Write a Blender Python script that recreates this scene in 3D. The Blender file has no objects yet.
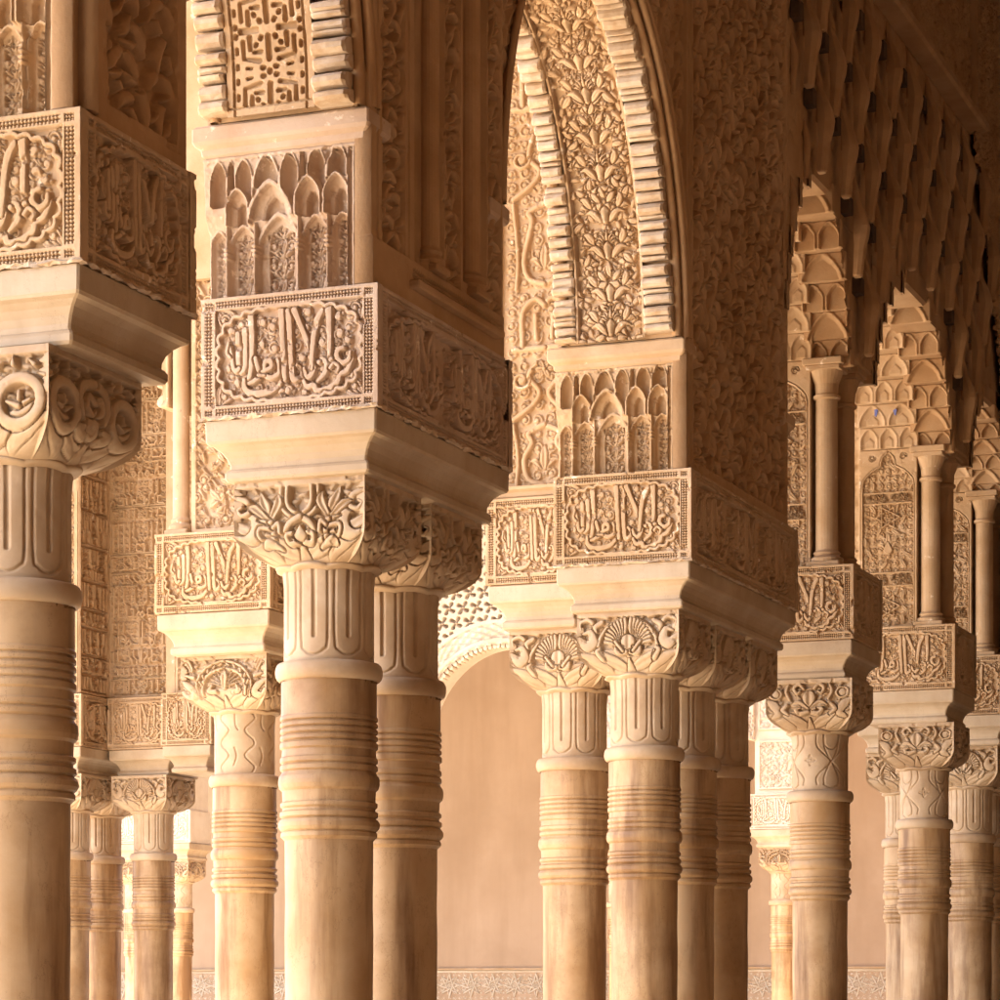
import bpy, math, random
import numpy as np
from mathutils import Vector
C = bpy.context
scene = C.scene
col = scene.collection
R = math.radians
E = 1.5            # eye height above the pavement; heights called H are above the eye

# ---------------------------------------------------------------- camera
cam_d = bpy.data.cameras.new('camera'); cam = bpy.data.objects.new('camera', cam_d); col.objects.link(cam)
cam.location = (0, 0, E); cam.rotation_euler = (R(90), 0, R(21.3))
cam_d.sensor_width = 36; cam_d.lens = 100.8; cam_d.shift_y = 0.5; cam_d.clip_end = 2000; cam_d.clip_start = .05
scene.camera = cam
# ---------------------------------------------------------------- world, sun, exposure
w = bpy.data.worlds.new('World'); scene.world = w; w.use_nodes = True
nt = w.node_tree
sky = nt.nodes.new('ShaderNodeTexSky'); sky.sky_type = 'NISHITA'; sky.sun_disc = False
to_sun = Vector((-.25, -.45, .86)).normalized()
el = math.asin(to_sun.z)
sky.sun_elevation = el; sky.sun_rotation = math.atan2(to_sun.x, to_sun.y)
sky.air_density = .7; sky.dust_density = 2.5; sky.ozone_density = .6
bg = nt.nodes['Background']; bg.inputs[1].default_value = .15
nt.links.new(sky.outputs[0], bg.inputs[0])
sd = bpy.data.lights.new('sun', 'SUN'); sd.energy = 5.0; sd.angle = R(.5); sd.color = (1, .88, .72)
so = bpy.data.objects.new('sun', sd); col.objects.link(so)
so.rotation_euler = (-to_sun).to_track_quat('-Z', 'Y').to_euler()
so.location = (0, 0, 20)
scene.view_settings.view_transform = 'Standard'; scene.view_settings.look = 'None'
scene.view_settings.exposure = 2.95; scene.view_settings.gamma = 1
try:
    scene.cycles.max_bounces = 10; scene.cycles.diffuse_bounces = 8
except Exception: pass

# ---------------------------------------------------------------- materials
def stone_mat(name, c1, c2, c3, rough=.8, scale=6, streak=0, bump=.25, fine=90, vein=0, speck=0):
    m = bpy.data.materials.new(name); m.use_nodes = True
    n = m.node_tree.nodes; l = m.node_tree.links
    b = n['Principled BSDF']; b.inputs['Roughness'].default_value = rough
    b.inputs['Specular IOR Level'].default_value = .3
    g = n.new('ShaderNodeNewGeometry')
    def noise(sc, det, rgh, stretch=None):
        t = n.new('ShaderNodeTexNoise'); t.inputs['Scale'].default_value = sc
        t.inputs['Detail'].default_value = det; t.inputs['Roughness'].default_value = rgh
        if stretch:
            mp = n.new('ShaderNodeMapping'); mp.inputs['Scale'].default_value = stretch
            l.new(g.outputs['Position'], mp.inputs['Vector']); l.new(mp.outputs[0], t.inputs['Vector'])
        else: l.new(g.outputs['Position'], t.inputs['Vector'])
        return t
    def mix(f, a, bb, lo, hi):
        r = n.new('ShaderNodeMapRange'); r.inputs[1].default_value = lo; r.inputs[2].default_value = hi
        l.new(f, r.inputs[0])
        x = n.new('ShaderNodeMix'); x.data_type = 'RGBA'
        l.new(r.outputs[0], x.inputs[0])
        for s, v in ((6, a), (7, bb)):
            if isinstance(v, tuple): x.inputs[s].default_value = (*v, 1)
            else: l.new(v, x.inputs[s])
        return x.outputs[2]
    a = mix(noise(scale, 6, .6).outputs[0], c1, c2, .38, .62)
    a = mix(noise(scale * .43, 7, .65).outputs[0], a, c3, .50, .74)
    if streak:
        a = mix(noise(scale * 2.2, 5, .6, (1, 1, .12)).outputs[0], a, c3, .48, .48 + .35 / streak)
    if vein:
        v = noise(scale * 1.3, 8, .7, (1, 1, .5))
        ab = n.new('ShaderNodeMath'); ab.operation = 'SUBTRACT'; l.new(v.outputs[0], ab.inputs[0]); ab.inputs[1].default_value = .5
        ab2 = n.new('ShaderNodeMath'); ab2.operation = 'ABSOLUTE'; l.new(ab.outputs[0], ab2.inputs[0])
        a = mix(ab2.outputs[0], tuple(x * .62 for x in c3), a, 0, .012 * vein)
    if speck:
        a = mix(noise(fine * .6, 3, .6).outputs[0], a, tuple(x * .45 for x in c3), .68, .80)
        a = mix(noise(fine * .22, 4, .7).outputs[0], a, (.80, .68, .54), .63, .74)
    l.new(a, b.inputs['Base Color'])
    bn = noise(fine, 6, .65); bp = n.new('ShaderNodeBump'); bp.inputs['Strength'].default_value = bump
    bp.inputs['Distance'].default_value = .004
    l.new(bn.outputs[0], bp.inputs['Height']); l.new(bp.outputs[0], b.inputs['Normal'])
    return m
M = {}
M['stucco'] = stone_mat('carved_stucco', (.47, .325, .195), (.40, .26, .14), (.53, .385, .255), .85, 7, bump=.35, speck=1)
M['pink'] = stone_mat('pink_stucco', (.465, .34, .24), (.41, .28, .185), (.52, .395, .295), .85, 8, bump=.35, speck=1)
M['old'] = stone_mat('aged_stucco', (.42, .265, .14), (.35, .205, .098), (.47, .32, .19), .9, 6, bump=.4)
M['chalk'] = stone_mat('chalky_stucco', (.52, .41, .295), (.42, .29, .175), (.58, .48, .37), .85, 22, bump=.6, fine=60)
M['marble'] = stone_mat('honey_marble', (.44, .30, .165), (.355, .215, .098), (.18, .092, .036), .45, 4.5, streak=2.2, bump=.12, vein=.16)
M['cap'] = stone_mat('capital_marble', (0.44, 0.325, 0.21), (0.38, 0.26, 0.15), (0.27, 0.165, 0.085), .55, 9, bump=.12, fine=60)
M['abacus'] = stone_mat('impost_marble', (0.46, 0.36, 0.25), (0.4, 0.295, 0.185), (0.28, 0.18, 0.095), .55, 4, fine=45, bump=.3, streak=.5, vein=.1)
M['plaster'] = stone_mat('smooth_plaster', (.43, .305, .205), (.375, .257, .165), (.31, .205, .125), .9, 1.1, streak=1.1, bump=.1)
M['white'] = stone_mat('white_stucco', (0.56, 0.47, 0.36), (0.5, 0.4, 0.29), (0.58, 0.5, 0.4), .85, 6, bump=.3)
M['ground'] = stone_mat('court_ground', (0.44, 0.37, 0.28), (0.4, 0.33, 0.245), (0.48, 0.41, 0.32), .9, 2, bump=.3, fine=40)
M['floor'] = stone_mat('gallery_marble_floor', (.58, .43, .27), (.52, .37, .22), (.46, .31, .18), .4, 2, bump=.05)
M['wood'] = stone_mat('dark_wood', (.20, .11, .055), (.15, .08, .04), (.12, .06, .03), .7, 5, streak=1, bump=.3)
M['mid'] = stone_mat('gallery_plaster', (.32, .21, .12), (.27, .17, .095), (.36, .24, .14), .9, 3)
M['recess_shade'] = stone_mat('painted_recess_shade', (.10, .060, .035), (.075, .045, .03), (.14, .09, .055), .9, 12)  # near-black colour imitating shade inside the stalactite recesses
M['seam'] = stone_mat('joint_grime', (.16, .09, .045), (.12, .07, .03), (.2, .12, .06), .9, 30)
M['dark'] = stone_mat('dark_doorway', (.03, .02, .015), (.03, .02, .015), (.02, .015, .01), .9, 5)
M['blue'] = stone_mat('blue_pigment', (.10, .13, .42), (.16, .18, .40), (.40, .34, .34), .85, 60, bump=.2)

# ---------------------------------------------------------------- object helpers
def tag(o, label=None, cat=None, group=None, kind=None):
    if label: o['label'] = label
    if cat: o['category'] = cat
    if group: o['group'] = group
    if kind: o['kind'] = kind
    return o
def thing(name, loc, label, cat, group=None):
    o = bpy.data.objects.new(name, None); o.location = loc; o.empty_display_size = .1
    col.objects.link(o); return tag(o, label, cat, group)
def link(name, me, parent=None, world=True, loc=(0, 0, 0), rz=0):
    o = bpy.data.objects.new(name, me); col.objects.link(o)
    o.location = loc; o.rotation_euler = (0, 0, rz)
    if parent:
        o.parent = parent
        if world:
            r = parent
            off = Vector(loc)
            while r: off = off - Vector(r.location); r = r.parent
            o.location = off
    return o
def mesh(name, verts, faces, mat, smooth=False):
    me = bpy.data.meshes.new(name); me.from_pydata([tuple(v) for v in verts], [], faces)
    me.materials.append(M[mat])
    if smooth: me.polygons.foreach_set('use_smooth', [len(q.vertices) == 4 for q in me.polygons])
    me.update(); return me
def np_mesh(name, V, F, mat, smooth=True):
    me = bpy.data.meshes.new(name); V = np.asarray(V, dtype=np.float32); F = np.asarray(F, dtype=np.int32)
    me.vertices.add(len(V)); me.vertices.foreach_set('co', V.ravel())
    me.loops.add(F.size); me.loops.foreach_set('vertex_index', F.ravel())
    me.polygons.add(len(F)); me.polygons.foreach_set('loop_start', np.arange(0, F.size, 4, dtype=np.int32))
    me.polygons.foreach_set('loop_total', np.full(len(F), 4, dtype=np.int32))
    me.polygons.foreach_set('use_smooth', np.full(len(F), smooth, dtype=bool))
    me.materials.append(M[mat]); me.update(calc_edges=True); me.validate(); return me
def grid_faces(ny, nx, mask=None, off=0, flip=False):
    j, i = np.mgrid[0:ny - 1, 0:nx - 1]
    a = j * nx + i
    F = np.stack([a, a + 1, a + nx + 1, a + nx], -1)
    if flip: F = F[..., ::-1]
    F = F.reshape(-1, 4)
    if mask is not None: F = F[mask.reshape(-1)]
    return F + off
class MB:
    "collects boxes, sweeps and grids into one mesh"
    def __init__(s): s.v = []; s.f = []
    def box(s, x0, x1, y0, y1, z0, z1, b=0.0):
        if b <= 0:
            o = len(s.v)
            s.v += [(x0, y0, z0), (x1, y0, z0), (x1, y1, z0), (x0, y1, z0), (x0, y0, z1), (x1, y0, z1), (x1, y1, z1), (x0, y1, z1)]
            s.f += [tuple(o + i for i in q) for q in ((0, 3, 2, 1), (4, 5, 6, 7), (0, 1, 5, 4), (1, 2, 6, 5), (2, 3, 7, 6), (3, 0, 4, 7))]
        else:
            s.rect_sweep(x0, x1, y0, y1, [(-b, z0), (0, z0 + b), (0, z1 - b), (-b, z1)])
        return s
    def rect_sweep(s, x0, x1, y0, y1, prof, bev=.004):
        "profile (offset, z) swept round a rectangle, capped"
        o = len(s.v); n = 8
        for (d, z) in prof:
            a, b_, c, e = x0 - d, x1 + d, y0 - d, y1 + d; k = bev
            s.v += [(a + k, c, z), (b_ - k, c, z), (b_, c + k, z), (b_, e - k, z), (b_ - k, e, z), (a + k, e, z), (a, e - k, z), (a, c + k, z)]
        for i in range(len(prof) - 1):
            for j in range(n):
                s.f.append((o + i * n + j, o + i * n + (j + 1) % n, o + (i + 1) * n + (j + 1) % n, o + (i + 1) * n + j))
        s.f.append(tuple(o + i for i in reversed(range(n)))); s.f.append(tuple(o + (len(prof) - 1) * n + i for i in range(n)))
        return s
    def lathe(s, cx, cy, prof, n=64):
        o = len(s.v)
        for (r, z) in prof:
            for k in range(n):
                a = 2 * math.pi * k / n; s.v.append((cx + r * math.cos(a), cy + r * math.sin(a), z))
        for i in range(len(prof) - 1):
            for j in range(n):
                s.f.append((o + i * n + j, o + i * n + (j + 1) % n, o + (i + 1) * n + (j + 1) % n, o + (i + 1) * n + j))
        s.f.append(tuple(o + i for i in reversed(range(n)))); s.f.append(tuple(o + (len(prof) - 1) * n + i for i in range(n)))
        return s
    def tube(s, pts, r, n=10):
        o = len(s.v); P = [Vector(p) for p in pts]
        for i, p in enumerate(P):
            t = (P[min(i + 1, len(P) - 1)] - P[max(i - 1, 0)]).normalized()
            a = t.cross(Vector((1, 0, 0)));
            if a.length < .1: a = t.cross(Vector((0, 0, 1)))
            a.normalize(); b_ = t.cross(a)
            for k in range(n):
                th = 2 * math.pi * k / n; s.v.append(tuple(p + (a * math.cos(th) + b_ * math.sin(th)) * r))
        for i in range(len(P) - 1):
            for j in range(n):
                s.f.append((o + i * n + j, o + i * n + (j + 1) % n, o + (i + 1) * n + (j + 1) % n, o + (i + 1) * n + j))
        return s
    def me(s, name, mat, smooth=False): return mesh(name, s.v, s.f, mat, smooth)

# ---------------------------------------------------------------- carved relief as height maps
def vnoise(h, w_, cell, seed, octv=3):
    rs = np.random.RandomState(seed); out = np.zeros((h, w_)); amp = 1; tot = 0
    for o in range(octv):
        c = max(cell / 2 ** o, 1.01); gh, gw = int(h / c) + 3, int(w_ / c) + 3
        g = rs.rand(gh, gw); y = np.arange(h) / c; x = np.arange(w_) / c
        yi = y.astype(int); xi = x.astype(int); fy = (y - yi)[:, None]; fx = (x - xi)[None]
        fy = fy * fy * (3 - 2 * fy); fx = fx * fx * (3 - 2 * fx)
        a = g[yi][:, xi]; b_ = g[yi][:, xi + 1]; c_ = g[yi + 1][:, xi]; d = g[yi + 1][:, xi + 1]
        out += amp * ((a * (1 - fx) + b_ * fx) * (1 - fy) + (c_ * (1 - fx) + d * fx) * fy); tot += amp; amp *= .5
    return out / tot
def spline(pts, n=6, closed=False):
    P = np.asarray(pts, float)
    if len(P) < 3 or n <= 1: return P
    if closed: Q = np.vstack([P[-1], P, P[0], P[1]])
    else: Q = np.vstack([2 * P[0] - P[1], P, 2 * P[-1] - P[-2]])
    out = []; t = (np.arange(n) / n)[:, None]
    for i in range(1, len(Q) - 2):
        a, b_, c, d = Q[i - 1], Q[i], Q[i + 1], Q[i + 2]
        out.append(.5 * (2 * b_ + (c - a) * t + (2 * a - 5 * b_ + 4 * c - d) * t * t + (3 * b_ - a - 3 * c + d) * t ** 3))
    out.append(Q[-2][None]); return np.vstack(out)
class HM:
    "height map: 1 = face of the stone, 0 = bottom of the carving"
    def __init__(s, w_, h, res=450, base=0.0):
        s.w, s.h = w_, h; s.nx = max(8, int(round(w_ * res)) + 1); s.ny = max(8, int(round(h * res)) + 1)
        s.kx = (s.nx - 1) / w_; s.ky = (s.ny - 1) / h
        s.H = np.full((s.ny, s.nx), float(base)); s.px = 1 / res
        s.X = np.linspace(0, w_, s.nx)[None]; s.Y = np.linspace(0, h, s.ny)[:, None]
    def brush(s, pts, r, top=1.0, edge=None, moat=0, groove=0, n=5, closed=False, carve=False, rnd=0, floor=0.15, sp=True):
        P = spline(pts, n, closed) if sp else np.asarray(pts, float)
        if np.isscalar(r): rr = np.full(len(P), r)
        else: rr = np.interp(np.linspace(0, 1, len(P)), np.linspace(0, 1, len(r)), r)
        edge = edge or s.px * 1.6; pad = rr.max() + moat + edge + s.px
        x0 = int((P[:, 0].min() - pad) * s.kx); x1 = int((P[:, 0].max() + pad) * s.kx) + 2
        y0 = int((P[:, 1].min() - pad) * s.ky); y1 = int((P[:, 1].max() + pad) * s.ky) + 2
        x0 = max(x0, 0); y0 = max(y0, 0); x1 = min(x1, s.nx); y1 = min(y1, s.ny)
        if x1 <= x0 or y1 <= y0: return s
        D = np.full((y1 - y0, x1 - x0), 9.0); S = D.copy()
        for i in range(max(len(P) - 1, 1)):
            a = P[i]; b_ = P[min(i + 1, len(P) - 1)]; ra, rb = rr[i], rr[min(i + 1, len(P) - 1)]
            xa = max(int((min(a[0], b_[0]) - pad) * s.kx), x0); xb = min(int((max(a[0], b_[0]) + pad) * s.kx) + 2, x1)
            ya = max(int((min(a[1], b_[1]) - pad) * s.ky), y0); yb = min(int((max(a[1], b_[1]) + pad) * s.ky) + 2, y1)
            if xb <= xa or yb <= ya: continue
            X = s.X[:, xa:xb]; Y = s.Y[ya:yb]; dx, dy = b_ - a; L = dx * dx + dy * dy + 1e-12
            t = np.clip(((X - a[0]) * dx + (Y - a[1]) * dy) / L, 0, 1)
            d = np.hypot(X - a[0] - t * dx, Y - a[1] - t * dy); q = d - (ra + (rb - ra) * t)
            sl = (slice(ya - y0, yb - y0), slice(xa - x0, xb - x0))
            D[sl] = np.minimum(D[sl], d); S[sl] = np.minimum(S[sl], q)
        Hs = s.H[y0:y1, x0:x1]
        f = np.clip(.5 - S / edge, 0, 1); f = f * f * (3 - 2 * f)
        if carve:
            Hs[:] = Hs * (1 - f) + np.minimum(Hs, top) * f; return s
        t_ = np.full_like(f, top)
        if rnd: t_ -= rnd * (1 - np.clip(-S / (rr.max() + 1e-9), 0, 1)) ** 2
        if groove: t_ -= groove * np.exp(-(D / (rr.max() * .28)) ** 2)
        if moat:
            m = np.clip((moat - S) / edge, 0, 1); Hs[:] = Hs * (1 - m) + np.minimum(Hs, floor) * m
        Hs[:] = np.maximum(Hs * (1 - f), np.minimum(Hs, 0) * f + t_ * f) if moat else np.maximum(Hs, t_ * f)
        return s
    def rect(s, x0, x1, y0, y1, v=1.0, mode='set'):
        i0, i1 = max(int(round(x0 * s.kx)), 0), min(int(round(x1 * s.kx)) + 1, s.nx)
        j0, j1 = max(int(round(y0 * s.ky)), 0), min(int(round(y1 * s.ky)) + 1, s.ny)
        if mode == 'set': s.H[j0:j1, i0:i1] = v
        else: s.H[j0:j1, i0:i1] = np.maximum(s.H[j0:j1, i0:i1], v)
        return s
    def paste(s, o, x0, y0):
        i0 = int(round(x0 * s.kx)); j0 = int(round(y0 * s.ky))
        h = min(o.ny, s.ny - j0); w_ = min(o.nx, s.nx - i0); s.H[j0:j0 + h, i0:i0 + w_] = o.H[:h, :w_]; return s
    def mirror(s):
        k = s.nx // 2; s.H[:, s.nx - k:] = s.H[:, :k][:, ::-1]; return s
    def wear(s, seed=1, amt=.12, chip=.25):
        n1 = vnoise(s.ny, s.nx, .03 / s.px, seed, 4); n2 = vnoise(s.ny, s.nx, .012 / s.px, seed + 7, 3)
        s.H -= amt * n1 * s.H + .06 * n2
        c = np.clip((n1 - .68) / .1, 0, 1); s.H -= chip * c * s.H; return s
# motif primitives -------------------------------------------------
def P2(cx, cy, pts, sc=1, rot=0, mx=1):
    c, s_ = math.cos(rot), math.sin(rot)
    return [(cx + mx * sc * (x * c - y * s_), cy + sc * (x * s_ + y * c)) for x, y in pts]
def leaf(hm, x, y, L, a, wd=.3, top=.95, bend=.15, moat=.0025, groove=.3, mx=1):
    "pointed leaf starting at x,y heading along angle a"
    pts = P2(x, y, [(0, 0), (.35, bend * .7), (.7, bend), (1, 0)], L, a, mx)
    hm.brush(pts, [L * wd * .35, L * wd * .9, L * wd, L * wd * .55, L * .02], top, moat=moat, groove=groove, n=3, rnd=.3)
def spiral(hm, x, y, r, a0=0, turns=1.4, hand=1, th=.004, top=.85, moat=.002):
    t = np.linspace(0, 1, int(14 * turns) + 4); rad = r * (1 - .82 * t)
    an = a0 + hand * t * turns * 2 * math.pi
    hm.brush(np.stack([x + rad * np.cos(an), y + rad * np.sin(an)], 1), [th, th, th * 1.3], top, moat=moat, sp=False, rnd=.25)
    hm.brush([(x, y), (x + .0001, y)], th * 1.7, top, sp=False)
def palmette(hm, x, y, L, a=math.pi / 2, n=5, spread=2.2, wd=.2, top=.95, moat=.0022, groove=.3):
    ks = sorted(range(n), key=lambda k: -abs(k - (n - 1) / 2))
    for k in ks:
        q = (k - (n - 1) / 2) / max((n - 1) / 2, 1)
        leaf(hm, x, y, L * (1 - .25 * abs(q)), a + q * spread / 2, wd, top, .18 * (1 if q < 0 else -1 if q > 0 else 0), moat, groove)
def flower(hm, x, y, L, n=5, a=0, top=.9):
    for k in range(n): leaf(hm, x, y, L, a + 2 * math.pi * k / n, .26, top, 0, .0018, .3)
    hm.brush([(x, y), (x + .0001, y)], L * .2, 1, moat=.001, sp=False)
def scrollfill(hm, x0, x1, y0, y1, cell=.045, seed=1, top=.7, th=.0035):
    rs = random.Random(seed); ny = max(1, int(round((y1 - y0) / cell))); nx = max(1, int(round((x1 - x0) / cell)))
    cy, cx = (y1 - y0) / ny, (x1 - x0) / nx
    for j in range(ny):
        for i in range(nx):
            x = x0 + (i + .5) * cx; y = y0 + (j + .5) * cy; hd = 1 if (i + j) % 2 else -1
            x += rs.uniform(-.08, .08) * cx; y += rs.uniform(-.08, .08) * cy
            spiral(hm, x, y, cx * .42, rs.uniform(0, 6.28), 1.25, hd, th, top)
            for k in range(2):
                a = rs.uniform(0, 6.28); leaf(hm, x + cx * .4 * math.cos(a), y + cy * .4 * math.sin(a), cx * .42, a + hd * 1.4, .27, top, .2 * hd, .0018)
def dots(hm, x0, x1, y0, y1, pitch=.0075):
    "pierced diagonal check border"
    X, Y = np.broadcast_arrays(hm.X, hm.Y)
    k = math.pi / pitch * 1.0
    f = np.sin(k * (X + Y)) * np.sin(k * (X - Y))
    i0, i1 = int(x0 * hm.kx), int(x1 * hm.kx); j0, j1 = int(y0 * hm.ky), int(y1 * hm.ky)
    v = np.clip(.82 + 1.2 * f, .4, .96); hm.H[j0:j1, i0:i1] = v[j0:j1, i0:i1]
# the motto as it stands on the blocks, traced stroke by stroke (x to the right, y down)
def _rect(p): u = (p[0] - 90) / 775; return (u, 1 - (p[1] - (190 - 50 * u)) / 408)
MOTTO = [([(272, 212), (279, 300), (276, 400), (268, 470), (250, 500)], [13, 11, 10, 10, 8]),
 ([(238, 272), (242, 350), (241, 430), (222, 455), (207, 440), (203, 360), (200, 288)], [12, 10, 10, 9, 10, 10, 11]),
 ([(207, 440), (190, 452), (176, 436), (168, 390), (152, 325)], [9, 9, 9, 8, 7]),
 ([(150, 325), (140, 370), (160, 390)], [6, 7, 6]),
 ([(298, 395), (308, 430), (322, 470), (290, 495), (262, 505)], [9, 9, 10, 9, 7]),
 ([(236, 488), (238, 525), (275, 550), (340, 548), (400, 530), (440, 492)], [8, 11, 13, 13, 11, 8]),
 ([(345, 440), (352, 412), (378, 408), (382, 436), (352, 448), (335, 462), (380, 482), (425, 462), (428, 430), (415, 400)], [8, 9, 10, 9, 8, 9, 10, 9, 9, 7]),
 ([(438, 188), (443, 300), (450, 400), (456, 488)], [13, 11, 11, 10]),
 ([(478, 188), (484, 300), (490, 400), (500, 486), (528, 482), (545, 455), (520, 425)], [13, 11, 11, 11, 10, 9, 7]),
 ([(508, 186), (535, 240), (570, 310), (603, 375), (610, 440), (590, 478), (566, 472), (552, 440)], [13, 11, 11, 11, 11, 10, 9, 7]),
 ([(668, 180), (630, 230), (612, 300), (604, 380), (598, 440)], [9, 12, 11, 10, 9]),
 ([(692, 178), (695, 260), (696, 340), (692, 396)], [14, 11, 10, 8]),
 ([(640, 418), (656, 402), (680, 420), (676, 455), (655, 480), (632, 500)], [9, 10, 10, 10, 9, 6]),
 ([(555, 490), (575, 520), (615, 516), (630, 540), (690, 532), (740, 500), (752, 470), (790, 450), (818, 400)], [7, 10, 10, 11, 12, 11, 9, 10, 8]),
 ([(770, 352), (742, 362), (738, 395), (765, 418), (800, 402), (806, 372)], [8, 10, 10, 10, 9, 7]),
 ([(640, 415), (641, 415)], [9, 9]), ([(704, 404), (705, 404)], [10, 10]), ([(312, 470), (345, 470)], [6, 6]),
 ([(700, 440), (720, 420), (745, 436), (735, 460)], [7, 7, 7, 6])]
SCR = [(385, 260, 34), (395, 350, 36), (745, 290, 32), (655, 325, 30), (575, 195, 26), (160, 270, 22), (215, 245, 20), (330, 330, 20), (545, 395, 24), (755, 400, 0),
       (335, 235, 24), (500, 410, 16), (570, 260, 20), (470, 535, 26), (790, 320, 20), (740, 215, 22), (150, 440, 20), (195, 500, 22), (430, 535, 18), (820, 470, 16), (560, 545, 20)]
def motto(hm, x0, x1, y0, y1, top=1.0, seed=3):
    W, Hh = x1 - x0, y1 - y0
    T = lambda p: (x0 + _rect(p)[0] * W, y0 + _rect(p)[1] * Hh)
    k = (W / 775 + Hh / 408) / 2
    scrollfill(hm, x0 + W * .05, x1 - W * .05, y0 + Hh * .08, y1 - Hh * .08, .030, seed, .50, .0028)
    rs = random.Random(seed)
    for (a, b_, r) in SCR:
        if r:
            p = T((a, b_)); hd = 1 if rs.random() < .5 else -1; an = rs.uniform(0, 6.28)
            spiral(hm, p[0], p[1], r * k * .9, an, 1.2, hd, 8 * k, .78, .0016)
            for q in range(3): leaf(hm, p[0] + r * k * math.cos(an + q * 2.1), p[1] + r * k * math.sin(an + q * 2.1), r * k * 1.15, an + q * 2.1 + hd * 1.2, .28, .7, .2 * hd, .0014)
    for pts, r in MOTTO:
        hm.brush([T(p) for p in pts], [q * k * 1.36 for q in r], top, moat=6 * k, n=4, rnd=.04, floor=.0)
def cartouche(hm, x0, x1, y0, y1, th=.004, lobes=26):
    cx, cy, a, b_ = (x0 + x1) / 2, (y0 + y1) / 2, (x1 - x0) / 2, (y1 - y0) / 2
    t = np.linspace(0, 2 * math.pi, lobes * 8 + 1); n = 3.2
    rr = 1 / (np.abs(np.cos(t)) ** n + np.abs(np.sin(t)) ** n) ** (1 / n)
    px, py = cx + a * rr * np.cos(t), cy + b_ * rr * np.sin(t)
    seg = np.concatenate([[0], np.cumsum(np.hypot(np.diff(px), np.diff(py)))]); u = seg / seg[-1] * lobes
    m = 1 - .075 * (1 - np.abs(np.sin(u * math.pi))) * np.clip(np.abs(np.cos(t)) * 1.6, .25, 1)
    px, py = cx + (px - cx) * (1 - (1 - m) * b_ / a), cy + (py - cy) * m
    hm.brush(np.stack([px, py], 1), th, 1, moat=th * .7, sp=False)
def block_map(w_, h, reps=1, seed=1, res=700):
    hm = HM(w_, h, res, .02); bd = .021; ln = .006
    ix0, ix1, iy0, iy1 = bd * 1.4 + ln, w_ - bd * 1.4 - ln, bd + ln, h - bd - ln
    for (cx, cy, sx, sy) in ((ix0, iy0, 1, 1), (ix1, iy0, -1, 1), (ix0, iy1, 1, -1), (ix1, iy1, -1, -1)):
        for a in (.25, .8, 1.35): leaf(hm, cx + sx * .004, cy + sy * .004, .045, math.atan2(sy * math.sin(a), sx * math.cos(a)), .2, .85, .1)
        spiral(hm, cx + sx * .02, cy + sy * .02, .012, 0, 1, 1, .003, .8)
    step = (ix1 - ix0) / reps
    for k in range(reps): motto(hm, ix0 + k * step + .004, ix0 + (k + 1) * step - .004, iy0 + .003, iy1 - .003, 1, seed + k)
    cartouche(hm, ix0 + .001, ix1 - .001, iy0 + .001, iy1 - .001, .0042, 22 + 10 * reps)
    # frame
    F = HM(w_, h, res, 1)
    m = np.ones_like(hm.H, bool)
    ins = (hm.X > ix0) & (hm.X < ix1) & (hm.Y > iy0) & (hm.Y < iy1)
    out = hm.H.copy(); hm.H = np.where(ins, out, 1.0)
    e = .007
    for (a, b_, c, d) in ((ix0 + .002, ix1 - .002, e, bd), (ix0 + .002, ix1 - .002, h - bd, h - e), (e + .004, ix0 - ln, iy0 + .002, iy1 - .002), (ix1 + ln, w_ - e - .004, iy0 + .002, iy1 - .002)):
        dots(hm, a, b_, c, d)
    for a, b_ in ((e + .004, ix0 - ln), (ix1 + ln, w_ - e - .004)):
        for c, d in ((e, bd), (h - bd, h - e)): dots(hm, a, b_, c, d, .006)
    return hm.wear(seed, .16, .55)
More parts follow.
